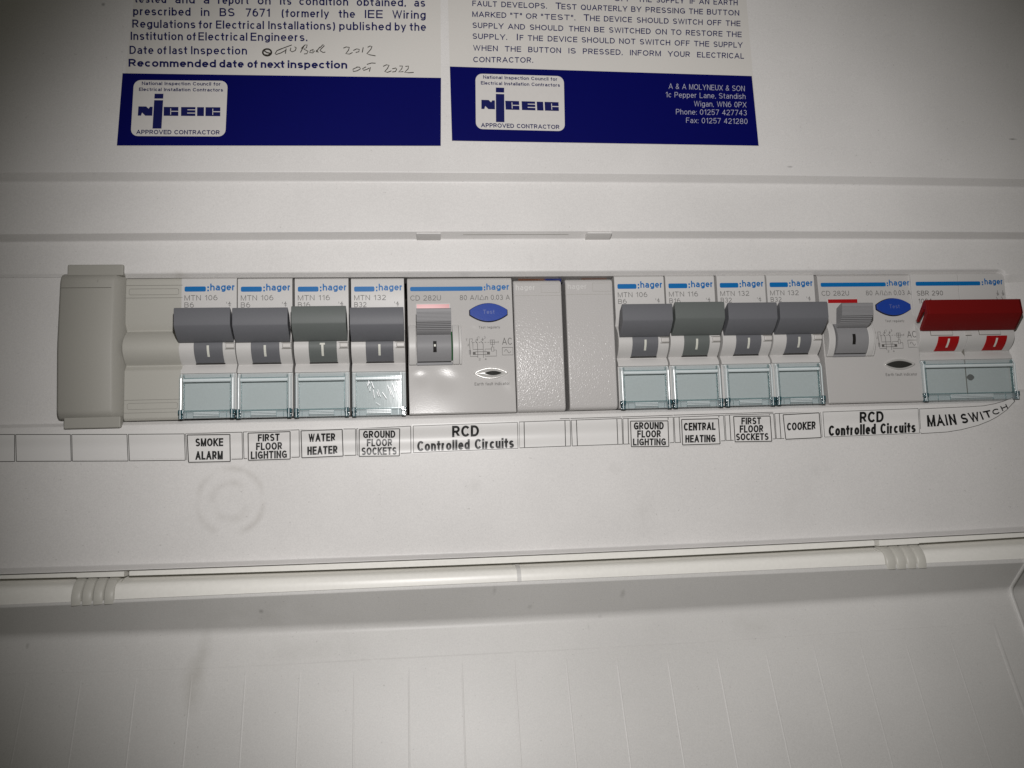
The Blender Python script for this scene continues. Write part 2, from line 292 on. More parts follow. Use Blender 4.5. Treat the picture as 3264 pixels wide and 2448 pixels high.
# ---- lettering: a plain monoline grotesque, drawn stroke by stroke (units of cap height), fitted into a box of real size
def ea(cx, cy, rx, ry, a0, a1, n=None):
    n = n or max(4, int(abs(a1 - a0) / 22)); return [(cx + rx * math.cos(math.radians(a0 + (a1 - a0) * i / n)), cy + ry * math.sin(math.radians(a0 + (a1 - a0) * i / n))) for i in range(n + 1)]
def sm(cx, w, h):                                    # the s shape
    return ea(cx, h * 0.745, w * 0.94, h * 0.255, 28, 270) + ea(cx, h * 0.245, w, h * 0.245, 90, -152)[1:]
XH = 0.73
_bowl = lambda cx: ea(cx, XH / 2, 0.24, XH / 2, 0, 360, 16)
_arch = lambda x0, w: ea(x0 + w / 2, 0.45, w / 2, XH - 0.45, 180, 0) + [(x0 + w, 0)]
GLYPHS = {
    ' ': (0.18, []), '.': (0.0, [[(0, 0), (0, 0.03)]]), ',': (0.02, [[(0.02, 0.03), (0.02, 0.0), (-0.02, -0.13)]]), ':': (0.0, [[(0, 0), (0, 0.03)], [(0, 0.6), (0, 0.63)]]), '"': (0.16, [[(0, 1), (0, 0.72)], [(0.16, 1), (0.16, 0.72)]]),
    '(': (0.16, [ea(0.22, 0.4, 0.22, 0.68, 115, 245)]), ')': (0.16, [ea(-0.06, 0.4, 0.22, 0.68, 65, -65)]), '/': (0.3, [[(0, 0), (0.3, 1)]]),
    '&': (0.62, [[(0.62, 0), (0.2, 0.6), (0.15, 0.78), (0.2, 0.95), (0.31, 1.0), (0.42, 0.93), (0.44, 0.8), (0.38, 0.66), (0.1, 0.42), (0, 0.24), (0.06, 0.06), (0.22, 0), (0.4, 0.06), (0.52, 0.22), (0.58, 0.42)]]),
    'A': (0.74, [[(0, 0), (0.37, 1)], [(0.74, 0), (0.37, 1)], [(0.14, 0.3), (0.6, 0.3)]]), 'B': (0.58, [[(0, 0), (0, 1)], [(0, 1), (0.32, 1)] + ea(0.32, 0.765, 0.22, 0.235, 90, -90)[1:] + [(0, 0.53)], [(0, 0.53), (0.34, 0.53)] + ea(0.34, 0.265, 0.24, 0.265, 90, -90)[1:] + [(0, 0)]]),
    'C': (0.66, [ea(0.36, 0.5, 0.36, 0.5, 38, 322, 15)]), 'D': (0.63, [[(0, 0), (0, 1)], [(0, 1), (0.26, 1)] + ea(0.26, 0.5, 0.37, 0.5, 90, -90, 10)[1:] + [(0, 0)]]),
    'E': (0.52, [[(0, 0), (0, 1)], [(0, 1), (0.52, 1)], [(0, 0.53), (0.48, 0.53)], [(0, 0), (0.52, 0)]]), 'F': (0.5, [[(0, 0), (0, 1)], [(0, 1), (0.5, 1)], [(0, 0.52), (0.44, 0.52)]]),
    'G': (0.7, [ea(0.37, 0.5, 0.37, 0.5, 40, 318, 15), [(0.69, 0.08), (0.69, 0.46)], [(0.4, 0.46), (0.69, 0.46)]]), 'H': (0.6, [[(0, 0), (0, 1)], [(0.6, 0), (0.6, 1)], [(0, 0.53), (0.6, 0.53)]]), 'I': (0.0, [[(0, 0), (0, 1)]]),
    'K': (0.6, [[(0, 0), (0, 1)], [(0, 0.34), (0.57, 1)], [(0.2, 0.55), (0.6, 0)]]), 'L': (0.47, [[(0, 0), (0, 1)], [(0, 0), (0.47, 0)]]), 'M': (0.72, [[(0, 0), (0, 1)], [(0.72, 0), (0.72, 1)], [(0.02, 1), (0.36, 0)], [(0.7, 1), (0.36, 0)]]),
    'N': (0.6, [[(0, 0), (0, 1)], [(0.6, 0), (0.6, 1)], [(0.02, 1), (0.58, 0)]]), 'O': (0.76, [ea(0.38, 0.5, 0.38, 0.5, 0, 360, 20)]), 'P': (0.55, [[(0, 0), (0, 1)], [(0, 1), (0.3, 1)] + ea(0.3, 0.725, 0.25, 0.275, 90, -90)[1:] + [(0, 0.45)]]),
    'Q': (0.76, [ea(0.38, 0.5, 0.38, 0.5, 0, 360, 20), [(0.48, 0.22), (0.74, -0.04)]]), 'R': (0.6, [[(0, 0), (0, 1)], [(0, 1), (0.32, 1)] + ea(0.32, 0.735, 0.25, 0.265, 90, -90)[1:] + [(0, 0.47)], [(0.3, 0.47), (0.58, 0)]]),
    'S': (0.58, [sm(0.29, 0.29, 1.0)]), 'T': (0.58, [[(0, 1), (0.58, 1)], [(0.29, 0), (0.29, 1)]]), 'U': (0.58, [[(0, 1), (0, 0.3)] + ea(0.29, 0.3, 0.29, 0.3, 180, 360)[1:] + [(0.58, 1)]]), 'V': (0.68, [[(0, 1), (0.34, 0)], [(0.68, 1), (0.34, 0)]]),
    'W': (1.0, [[(0, 1), (0.25, 0)], [(0.5, 1), (0.25, 0)], [(0.5, 1), (0.75, 0)], [(1.0, 1), (0.75, 0)]]), 'X': (0.62, [[(0, 1), (0.62, 0)], [(0, 0), (0.62, 1)]]), 'Y': (0.66, [[(0, 1), (0.33, 0.42)], [(0.66, 1), (0.33, 0.42)], [(0.33, 0), (0.33, 0.45)]]),
    'a': (0.46, [ea(0.23, 0.49, 0.21, 0.24, 150, 0) + [(0.44, 0)], [(0.44, 0.42), (0.2, 0.4)] + ea(0.2, 0.2, 0.2, 0.2, 90, 330)[1:]]), 'b': (0.48, [[(0, 0), (0, 1)], _bowl(0.24)]), 'c': (0.44, [ea(0.24, XH / 2, 0.24, XH / 2, 42, 318, 12)]), 'd': (0.48, [[(0.48, 0), (0.48, 1)], _bowl(0.24)]),
    'e': (0.48, [ea(0.24, XH / 2, 0.24, XH / 2, 0, 318, 14), [(0, 0.37), (0.48, 0.37)]]), 'f': (0.24, [ea(0.26, 0.82, 0.16, 0.18, 95, 180) + [(0.1, 0)], [(-0.02, 0.71), (0.24, 0.71)]]), 'g': (0.48, [_bowl(0.24), [(0.48, XH), (0.48, -0.04)] + ea(0.24, -0.04, 0.24, 0.23, 0, -150)[1:]]),
    'h': (0.44, [[(0, 0), (0, 1)], _arch(0, 0.44)]), 'i': (0.0, [[(0, 0), (0, XH)], [(0, 0.985), (0, 1.0)]]), 'l': (0.0, [[(0, 0), (0, 1)]]), 'm': (0.74, [[(0, 0), (0, XH)], _arch(0, 0.37), _arch(0.37, 0.37)]), 'n': (0.44, [[(0, 0), (0, XH)], _arch(0, 0.44)]), 'o': (0.5, [ea(0.25, XH / 2, 0.25, XH / 2, 0, 360, 16)]),
    'p': (0.48, [[(0, -0.27), (0, XH)], _bowl(0.24)]), 'r': (0.24, [[(0, 0), (0, XH)], ea(0.22, 0.45, 0.22, XH - 0.45, 180, 82)]), 's': (0.42, [sm(0.21, 0.21, XH)]), 't': (0.24, [[(0.1, 0.93), (0.1, 0.16)] + ea(0.25, 0.16, 0.15, 0.16, 180, 275)[1:], [(-0.02, 0.71), (0.24, 0.71)]]),
    'u': (0.44, [[(0.44, 0), (0.44, XH)], [(0, XH), (0, 0.26)] + ea(0.22, 0.26, 0.22, 0.26, 180, 360)[1:]]), 'x': (0.44, [[(0, XH), (0.44, 0)], [(0, 0), (0.44, XH)]]), 'y': (0.46, [[(0, XH), (0.23, 0.02)], [(0.46, XH), (0.14, -0.27)]]),
    '0': (0.52, [ea(0.26, 0.5, 0.26, 0.5, 0, 360, 18)]), '1': (0.3, [[(0.26, 0), (0.26, 1)], [(0.02, 0.76), (0.24, 0.98)]]), '2': (0.52, [ea(0.26, 0.72, 0.25, 0.28, 165, -35) + [(0.0, 0.02)], [(0, 0), (0.52, 0)]]), '3': (0.52, [ea(0.25, 0.755, 0.23, 0.245, 150, -90) + ea(0.25, 0.255, 0.27, 0.255, 90, -150)[1:]]),
    '4': (0.54, [[(0.4, 0), (0.4, 1)], [(0.4, 1), (0.0, 0.27)], [(0, 0.27), (0.54, 0.27)]]), '5': (0.52, [[(0.08, 1), (0.48, 1)], [(0.08, 1), (0.04, 0.5)], ea(0.25, 0.32, 0.27, 0.32, 140, -150)]), '6': (0.54, [ea(0.27, 0.32, 0.27, 0.32, 0, 360, 16), ea(0.32, 0.4, 0.32, 0.6, 75, 185)]), '7': (0.5, [[(0, 1), (0.5, 1)], [(0.5, 1), (0.16, 0)]]),
    '8': (0.54, [ea(0.27, 0.755, 0.23, 0.245, 0, 360, 14), ea(0.27, 0.265, 0.27, 0.265, 0, 360, 14)]), '9': (0.54, [ea(0.27, 0.68, 0.27, 0.32, 0, 360, 16), ea(0.22, 0.6, 0.32, 0.6, 5, -105)]),
}
def strokes2d(s, aspect, wt):
    """list of quad strips for the words, x 0..aspect, cap height 1, stroke width wt"""
    nat = sum(GLYPHS[c][0] for c in s); n = len(s)
    gap = 0.11 if wt > 0.16 else 0.16 + 0.25 * max(0, 0.12 - wt)
    den = nat + (n - 1) * gap
    if den < 1e-6: wt = min(wt, aspect); den = 1.0
    k = (aspect - n * wt) / den                            # horizontal squeeze, strokes keep their weight
    if k < 0.3 and den != 1.0: wt *= 0.6; k = (aspect - n * wt) / den
    x = wt / 2; out = []
    for c in s:
        w, sts = GLYPHS[c]
        if c.islower(): fy = lambda y: wt / 2 + y / XH * (XH - wt) if y <= XH else XH - wt / 2 + (y - XH)
        else: fy = lambda y: wt / 2 + y * (1 - wt)
        for st in sts:
            P = [(x + px * k, fy(py)) for px, py in st]; h = wt / 2
            if len(P) == 2 and P[0][0] != P[1][0] and P[0][1] != P[1][1]:         # diagonal, cut level at both ends
                (ax, ay), (bx, by) = P; l = math.hypot(bx - ax, by - ay)
                if abs(by - ay) > 0.2 * l:
                    e = h if abs(by - ay) > 0.4 else 0; sg = 1 if by > ay else -1; m_ = (bx - ax) / (by - ay)
                    ax, ay, bx, by = ax - m_ * e * sg, ay - e * sg, bx + m_ * e * sg, by + e * sg
                    hw = h * l / abs(P[1][1] - P[0][1]); hw = min(hw, wt * 0.8) * (0.72 if c in 'MNW' else 0.9)
                    out.append([((ax - hw, ay), (ax + hw, ay)), ((bx - hw, by), (bx + hw, by))]); continue
            def ext(p, q):
                dx, dy = p[0] - q[0], p[1] - q[1]; l = math.hypot(dx, dy) or 1
                return (p[0] + dx / l * h, p[1] + dy / l * h) if min(abs(dx), abs(dy)) < 1e-6 else p
            closed = math.hypot(P[0][0] - P[-1][0], P[0][1] - P[-1][1]) < 1e-4 and len(P) > 3
            if not closed: P[0] = ext(P[0], P[1]); P[-1] = ext(P[-1], P[-2])
            strip = []
            for i, p in enumerate(P):
                a = P[i - 1] if i else (P[-2] if closed else P[0]); b = P[i + 1] if i < len(P) - 1 else (P[1] if closed else P[-1])
                dx, dy = b[0] - a[0], b[1] - a[1]; l = math.hypot(dx, dy) or 1
                strip.append(((p[0] - dy / l * h, p[1] + dx / l * h), (p[0] + dy / l * h, p[1] - dx / l * h)))
            out.append(strip)
        x += w * k + wt + gap * k
    return out

def put_text(mb, s, m, place, bold=0.0, weight=None, follow=False):
    """place(u, v): u 0..1 along the words, v 0 base line .. 1 cap height -> (x, z, h)"""
    o, a, b = (Vector(place(*p)) for p in ((0, 0), (1, 0), (0, 1)))
    asp = (a - o).length / (b - o).length
    wt = weight or max(0.07, 0.115 + 3 * bold)
    for i, st0 in enumerate(strokes2d(s, asp, wt)):
        vs = []; st = [st0[0]]
        for p, q in zip(st0, st0[1:]):               # short pieces, so that print follows a curved surface
            k = max(1, int(math.hypot(q[0][0] - p[0][0], q[0][1] - p[0][1]) / 0.16)) if follow else 1
            st += [tuple((a[0] + (b[0] - a[0]) * j / k, a[1] + (b[1] - a[1]) * j / k) for a, b in zip(p, q)) for j in range(1, k + 1)]
        for pr in st:
            for x, y in pr:
                X, Z, h = place(x / asp, y); vs.append((X, Z, h + 0.0015 * (i % 7)))
        mb.add(vs, [(2 * j, 2 * j + 1, 2 * j + 3, 2 * j + 2) for j in range(len(st) - 1)], m)

def text_box(mb, s, x0, x1, zb, zt, h, m, bold=0.0, **k):
    put_text(mb, s, m, lambda u, v: (x0 + (x1 - x0) * u, zb + (zt - zb) * v, h), bold, **k)

def quad_at(q, u, v):
    """bilinear point in a pixel quad TL, TR, BR, BL; v = 1 at the top"""
    (ax, ay), (bx, by), (cx, cy), (dx, dy) = q
    tx, ty = ax + (bx - ax) * u, ay + (by - ay) * u
    ex, ey = dx + (cx - dx) * u, dy + (cy - dy) * u
    return ex + (tx - ex) * v, ey + (ty - ey) * v

def on(surf, lift):
    def f(px, py):
        X, Z = at(px, py, surf); h = surf(X, Z) if callable(surf) else surf
        return (X, Z, h + lift)
    return f

def ribbon(mb, pts, w, m, closed=False):
    """thin printed or drawn stroke through 3D points lying on a surface (x, z, h)"""
    if closed: pts = list(pts) + [pts[0], pts[1]]
    L, Rr = [], []
    n = len(pts)
    for i, p in enumerate(pts):
        a = pts[max(0, i - 1)]; b = pts[min(n - 1, i + 1)]
        dx, dz = b[0] - a[0], b[1] - a[1]; l = math.hypot(dx, dz) or 1
        nx, nz = -dz / l * w / 2, dx / l * w / 2
        L.append((p[0] + nx, p[1] + nz, p[2])); Rr.append((p[0] - nx, p[1] - nz, p[2]))
    vs = [q for pr in zip(L, Rr) for q in pr]
    mb.add(vs, [(2 * i, 2 * i + 1, 2 * i + 3, 2 * i + 2) for i in range(n - 1)], m)

def seg(a, b, n=24):
    return [(a[0] + (b[0] - a[0]) * i / n, a[1] + (b[1] - a[1]) * i / n) for i in range(n + 1)]

def rounded(x0, x1, z0, z1, r, n=5):
    out = []
    for cx, cz, a0 in ((x1 - r, z1 - r, 0), (x0 + r, z1 - r, 90), (x0 + r, z0 + r, 180), (x1 - r, z0 + r, 270)):
        for k in range(n + 1):
            a = math.radians(a0 + 90 * k / n); out.append((cx + r * math.cos(a), cz + r * math.sin(a)))
    return out

def lens(cx, cz, w, hh, blunt=0.0, n=16):
    """pointed oval with slightly blunt ends"""
    top = [(cx - w + 2 * w * i / n, cz + blunt + (hh - blunt) * (1 - (2 * i / n - 1) ** 2)) for i in range(n + 1)]
    return top + [(x, 2 * cz - z) for x, z in reversed(top)]

# ------------------------------------------------------------------ the board
TILT = math.tan(math.radians(4)); Z1 = at(1600, 551, 7)[1]
def notice_h(X, Z): return 7 - (Z - Z1) * TILT
L1 = fit_line([(0, 549), (600, 548), (1200, 549), (2400, 557), (3264, 570)], 7)
L2 = fit_line([(0, 582), (600, 579), (1200, 580), (2300, 585), (3264, 598)], 4)
L3 = fit_line([(0, 747), (600, 741), (1200, 739), (2400, 737), (3264, 740)], 4)
L4 = fit_line([(0, 774), (600, 766), (1200, 765), (2400, 762), (3264, 764)], 1)
L5 = fit_line([(400, 871), (900, 868), (1600, 864), (2400, 861), (3100, 858)], 1)
L6 = fit_line([(420, 887), (900, 885), (1500, 883), (2200, 878), (3100, 874)], -1)
L7 = fit_line([(100, 1350), (450, 1345), (1000, 1333), (1500, 1321), (2000, 1303), (2750, 1285), (3170, 1274)], -1)
LT = fit_line([(50, 1383), (400, 1381), (850, 1373), (1640, 1346), (2000, 1330), (2600, 1314), (2900, 1302)], 1)
LB = fit_line([(0, 1473), (600, 1470), (1300, 1446), (1650, 1428), (2250, 1410), (2620, 1398), (2925, 1384)], 1)
L9 = fit_line([(0, 1810), (1000, 1785), (1600, 1754), (2400, 1725), (3264, 1678)], 1)
L10 = fit_line([(0, 1831), (1000, 1802), (1600, 1772), (2400, 1738), (3264, 1697)], 4.8)
L11 = fit_line([(0, 1845), (1000, 1821), (1600, 1796), (2400, 1758), (3264, 1713)], 4.8)
LG = fit_line([(0, 1851), (1000, 1827), (1600, 1801), (2400, 1764), (3264, 1719)], 2.5)
L12 = fit_line([(400, 1905), (1000, 1885), (1600, 1858), (2400, 1820), (2790, 1798)], 8, 1)
L13 = fit_line([(300, 1922), (1000, 1896), (1600, 1867), (2400, 1832), (2800, 1813)], 8.3, 1)
L14 = fit_line([(0, 2032), (1000, 2005), (1600, 1974), (2400, 1932), (3216, 1881)], -0.5)
OPEN_L, OPEN_R = 0.0, at(2917, 1070, 0)[0] + 0.2 + 34.9 + 0.2
XE = at(3216, 1881, -0.5)[0]

def sag(X):
    return 0.75 * max(0.0, min(1.0, (OPEN_R - 4 - X) / 22))
def strip_h(X, Z):
    t = (LT(X) - Z) / (LT(X) - LB(X))
    return 1.0 - (sag(X) * math.sin(math.pi * t) ** 2 if 0 < t < 1 else 0)

def corner(X, r=3.2):
    """rounding of the right-hand corners of the opening"""
    d = X - (OPEN_R - r)
    return 0 if d <= 0 else r - math.sqrt(max(0, r * r - min(d, r) ** 2))

cols = sorted(set([-75 + 7.5 * i for i in range(55)] + [OPEN_L, OPEN_R - 3.2, OPEN_R - 2.4, OPEN_R - 1.6, OPEN_R - 0.8, OPEN_R - 0.25, OPEN_R, OPEN_R + 2, OPEN_R + 5, OPEN_R + 8, OPEN_R + 11, OPEN_R + 14]))
cols = [c for c in cols if c <= 330]

unit = empty('consumer_unit', 150, -30, -30)
tag(unit, 'white plastic fuse board with its flap open, holding the row of breakers', 'fuse board')
def P(o):                                             # hang a part on the board, keeping the mesh where it was drawn
    o.parent = unit; o.matrix_parent_inverse = unit.matrix_basis.inverted(); return o
bpy.context.view_layer.update()
UNIT_INV = Matrix.Translation(unit.location).inverted()
def P(o):
    o.parent = unit; o.matrix_parent_inverse = UNIT_INV; return o

mb = MB()
top, bot = [], []
for X in cols:
    k = 1.0 if X <= OPEN_R else max(0.0, 1 - (X - OPEN_R) / 14)      # the channel runs out to the right of the opening
    kl = 1.0 if X >= OPEN_L - 1 else 0.35
    c = corner(X) if X <= OPEN_R else 3.2
    z1, z2, z3, z4 = L1(X), L2(X), L3(X), L4(X)
    top.append([(X, z, h) for z, h in fillet([(140, notice_h(X, 140)), (z1, notice_h(X, z1), 0.5), (z2 + 0.1, 4, 0.9), (z3, 4, 0.35), (z4 + 0.1, 1.0, 0.7),
                                              (L5(X) - c * 0.6, 1, 0.9), (L6(X) - c, 1 - 2 * k * kl, 0.35), (L6(X) - c - 0.02, -10 if k > 0.99 else 1 - 2 * k * kl - 0.01)])])
    zl = L7(X) + c
    pb = [(zl + 0.02, -10 if k > 0.99 else 1 - 2 * k - 0.01), (zl, 1 - 2 * k, 0.35), (zl - 1.15, 1 - 0.35 * k, 0.8)]
    zt, zb = LT(X), LB(X)
    for i in range(21):
        z = zt + (zb - zt) * i / 20; pb.append((z, strip_h(X, z)))
    pb += [(L9(X), 1, 0.6), (L10(X), 4.8, 0.3), (L10(X) - 0.02, -6)]
    bot.append([(X, z, h) for z, h in fillet(pb)])
mb.grid(list(zip(*top)), 'cover'); mb.grid(list(zip(*bot)), 'cover')
# board beside the opening, its end walls
for i in range(len(cols) - 1):
    a, b = cols[i], cols[i + 1]
    if b <= OPEN_L + 1e-6 or a >= OPEN_R - 1e-6:
        A, B, Cc, D = top[i][-2], top[i + 1][-2], bot[i + 1][1], bot[i][1]
        mb.add([A, B, Cc, D], [(0, 1, 2, 3)], 'cover')
iR = cols.index(OPEN_R)
mb.add([top[iR][-2], (OPEN_R, top[iR][-2][1], -10), (OPEN_R, bot[iR][1][1], -10), bot[iR][1]], [(0, 1, 2, 3)], 'cover')
# faint upright mould line under the labels
xm = at(1214, 1600, 1)[0]
mb.prism([(at(1214, 1470, 1)[1], 0.99), (at(1214, 1470, 1)[1], 1.06), (at(1216, 1745, 1)[1], 1.06), (at(1216, 1745, 1)[1], 0.99)], xm - 0.12, xm + 0.12, 'cover')
P(mb.build('front_cover', smooth=True, wn=True))

mb = MB(); mb.box(-8, OPEN_R + 6, -40, 40, -42, -40, 'inner')
mb.box(-8, OPEN_R + 6, 30, 40, -40, -12, 'inner'); mb.box(-8, OPEN_R + 6, -40, -30, -40, -12, 'inner')
P(mb.build('inner_tray'))

# narrow moulded rail under the board, interrupted at the two hinge clips
def rail(xa, xb, name, h=4.7, up=0.0, dn=0.0, m='hinge', bev=0.25):
    mb = MB(); n = max(2, int((xb - xa) / 8)); rows = [[], [], [], []]
    for i in range(n + 1):
        X = xa + (xb - xa) * i / n; zt, zb = L10(X) - 0.18 + up, L11(X) - dn
        for r, (z, hh) in zip(rows, ((zt, -5), (zt, h), (zb, h), (zb, -5))): r.append((X, z, hh))
    mb.grid(rows, m); mb.add([r[0] for r in rows], [(0, 1, 2, 3)], m); mb.add([r[-1] for r in rows], [(0, 1, 2, 3)], m)
    return P(mb.build(name, bevel=bev))
xs = [at(x, 1800, 4)[0] for x in (250, 400, 415)] + [at(x, 1725, 4)[0] for x in (2783, 2796, 2922)]
rail(-75, xs[0] - 0.15, 'hinge_rail'); rail(xs[2], xs[3], 'hinge_rail'); rail(xs[5] + 0.15, 330, 'hinge_rail')
rail(xs[0], xs[1], 'hinge_clip', 5.2, 0.0, 0.15); rail(xs[4], xs[5], 'hinge_clip', 5.2, 0.0, 0.15)

# hinge barrel
def barrel(xa, xb, low, name, extra=0.0, m='hinge'):
    mb = MB(); n = max(2, int((xb - xa) / 8)); rows = []
    for t, hh in ((-0.05, 0.3), (0.0, 1.9), (0.05, 2.9), (0.10, 4.0), (0.16, 5.2), (0.22, 6.3), (0.30, 7.0), (0.42, 7.45), (0.58, 7.75), (0.78, 7.92), (1.0, 8.0)):
        row = []
        for i in range(n + 1):
            X = xa + (xb - xa) * i / n; zb = low(X); zt = LG(X)
            row.append((X, zt + (zb - zt) * t + extra * (1 - t) * 0.4, hh + extra))
        rows.append(row)
    mb.grid(rows, m)
    for e in (0, -1): mb.add([r[e] for r in rows], [tuple(range(len(rows)))], m)
    return P(mb.build(name, smooth=True, wn=True))
kl0, kl1 = at(236, 1890, 6)[0], at(384, 1880, 6)[0]
kr0, kr1 = at(2800, 1770, 6)[0], at(2938, 1765, 6)[0]
barrel(kl1 - 1, kr0 + 1, L12, 'hinge_barrel')
barrel(-75, kl0 + 0.5, L13, 'hinge_barrel'); barrel(kr1 - 0.5, 330, L13, 'hinge_barrel')
xw0, xw1 = at(1647, 1825, 7)[0], at(1660, 1825, 7)[0]
barrel(xw0, xw1, lambda X: L12(X) - 0.1, 'hinge_web', 0.45, 'door')

def knuckle(xa, xb, flip):
    """ribbed sleeve: four rings standing proud of the barrel"""
    mb = MB(); prof = []; n = 4; p = (xb - xa) / (n + 0.25)
    for i in range(n):
        x0 = i * p
        prof += [(x0, -0.8), (x0 + 0.06, 0.5), (x0 + 0.35, 1.0), (x0 + 0.75 * p, 0.85), (x0 + 0.93 * p, 0.3), (x0 + 0.97 * p, -0.8)]
    prof += [(xb - xa, -0.1)]
    rows = []
    for d, e in prof:
        X = xb - d if flip else xa + d
        zb = L13(X) + 0.9; r = LG(X) - zb; row = []
        for k in range(25):
            a = math.radians(130 - 145 * k / 24)
            row.append((X, zb + 0.35 + (r - 0.35 + e * 0.75) * math.sin(a), 2.4 + (5.4 + e) * math.cos(a)))
        rows.append(row)
    mb.grid(rows, 'knuckle')
    for e in (0, -1): mb.add(rows[e], [tuple(range(25))], 'knuckle')
    return P(mb.build('hinge_knuckle', smooth=True, wn=True))
knuckle(kl0, kl1, False); knuckle(kr0, kr1, True)

# the flap, hanging open below
TD = math.tan(math.radians(23)); ZD0 = L14(122)
def door_h(X, Z): return -0.5 + (ZD0 - Z) * TD
mb = MB(); dcol = [c for c in cols if c < XE - 1] + [XE - 0.6, XE]
rows = []
for X in dcol:
    z12, z13, z14 = L12(X) - 0.05, L13(X), L14(X)
    pr = fillet([(z12 + 0.1, 1), (z12, 8.15, 0.25), (z13, 8.25, 0.5), (z14, door_h(X, z14), 3.2), (z14 - 20, door_h(X, z14 - 20)), (z14 - 95, door_h(X, z14 - 95))])
    rows.append([(X, z, h) for z, h in pr])
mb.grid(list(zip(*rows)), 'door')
# raised edge at the right-hand end of the skirt and the side of the flap beyond it
e = rows[-1]; lift = 0.7
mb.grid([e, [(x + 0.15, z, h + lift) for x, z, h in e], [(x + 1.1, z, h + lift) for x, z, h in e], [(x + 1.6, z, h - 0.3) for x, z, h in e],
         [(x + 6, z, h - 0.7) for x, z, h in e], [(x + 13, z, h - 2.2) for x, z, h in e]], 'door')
# embossed rules on the flap: one along, one upright per module
def ridge(p, q, w, t):
    pa, pb = at(*p, door_h), at(*q, door_h); dx, dz = pb[0] - pa[0], pb[1] - pa[1]; l = math.hypot(dx, dz)
    nx, nz = -dz / l * w / 2, dx / l * w / 2; n = 10; rws = [[], [], []]
    for i in range(n + 1):
        X, Z = pa[0] + dx * i / n, pa[1] + dz * i / n; tt = t * min(1, i / 1.0)
        for r, (ox, oz, hh) in zip(rws, ((nx, nz, -0.02), (0, 0, tt), (-nx, -nz, -0.02))):
            r.append((X + ox, Z + oz, door_h(X + ox, Z + oz) + hh))
    mb.grid(rws, 'door')
c7 = lambda X, Y: (X / 1.355, 1950 + Y / 1.355)
c8 = lambda X, Y: (1632 + X / 1.355, 1950 + Y / 1.355)
for a, b in [(c7(115, 292), c7(28, 760)), (c7(350, 287), c7(280, 760)), (c7(588, 282), c7(532, 760)), (c7(828, 272), c7(780, 760)), (c7(1060, 262), c7(1027, 760)), (c7(1296, 254), c7(1274, 760)),
             (c7(1530, 243), c7(1524, 760)), (c7(1765, 237), c7(1769, 760)), (c7(1995, 216), c7(2014, 760)), (c8(10, 205), c8(46, 760)), (c8(232, 195), c8(289, 760)), (c8(450, 182), c8(526, 760)),
             (c8(667, 172), c8(761, 760)), (c8(880, 155), c8(993, 760)), (c8(1090, 143), c8(1225, 760)), (c8(1298, 130), c8(1449, 760)), (c8(1497, 114), c8(1671, 760)), (c8(1690, 100), c8(1889, 760)), (c8(1885, 88), c8(2104, 760))]:
    ridge(a, b, 0.62, 0.115)
ridge(c8(2075, 45), c8(2330, 760), 1.6, 0.3)
hl = [c7(-60, 268), c7(500, 256), c7(1060, 236), c7(1600, 207), c7(2212, 176), c8(400, 155), c8(900, 125), c8(1500, 85), c8(2075, 47)]
for a, b in zip(hl, hl[1:]): ridge(a, b, 0.4, 0.1)
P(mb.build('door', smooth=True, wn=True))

# two latch tabs under the hood, and a grey strip painted for the shade of the slot between
for xa, xb in ((1328, 1405), (1868, 1946)):
    X0, X1 = at(xa, 760, 3)[0], at(xb, 760, 3)[0]; zt = L3((X0 + X1) / 2) - 0.75; zb = L4((X0 + X1) / 2) - 0.25
    mb = MB(); mb.prism([(zt, 0.5), (zt, 5.6), (zt - 0.45, 5.6), (zb, 2.6), (zb, 0.5)], X0, X1, 'cover'); P(mb.build('latch_tab', bevel=0.12))
mb = MB(); xa, xb = at(1476, 750, 3)[0], at(1812, 750, 3)[0]
n = 6; mb.grid([[(xa + (xb - xa) * i / n, L3(xa + (xb - xa) * i / n) - 0.8 + dz, 3.32 + dh) for i in range(n + 1)] for dz, dh in ((0, 0), (-0.07, -0.1))], 'filler')
P(mb.build('latch_slot_shade'))

# ------------------------------------------------------------------ breakers and other plug-in modules
def nose(z, zc=0.2, half=5.5, base=-1.4, rise=4.0):
    return base + rise * max(0, 1 - ((z - zc) / half) ** 2)
NOSE = [(5.7 - 11.0 * i / 14, nose(5.7 - 11.0 * i / 14)) for i in range(15)]
DEV = [(22.5, -26), (22.5, -0.5), (22.1, -0.05), (21.6, 0.02), (8.2, 0)] + NOSE + [(-6.9, 0.0), (-8.1, 0.25), (-8.1, -0.6), (-22.0, -0.6), (-22.5, -26)]

def arc_strip(mb, x0, x1, za, zb, off, m, n=8):
    """a strip wrapped over the curved nose"""
    out = [(za - (za - zb) * i / n, nose(za - (za - zb) * i / n) + off) for i in range(n + 1)]
    back = [(z, h - off - 1.0) for z, h in reversed(out)]
    mb.prism(out + back, x0, x1, m)

def brand_strip(mb, x0, x1, c0, c1, t0, t1, z0, z1, za, zb, h=0.10):
    mb.slab(rounded(x0, x1, z0, z1, 0.42, 3), h - 0.08, h - 0.02, 'brand')
    d = c1 - c0; zm = (z0 + z1) / 2
    for z in (z0 + 0.05, z1 - d * 1.1): mb.box(c0, c1, z, z + d * 1.1, h - 0.08, h - 0.02, 'brand')
    text_box(mb, 'hager', t0, t1, zb, za, h, 'brand', bold=0.022)

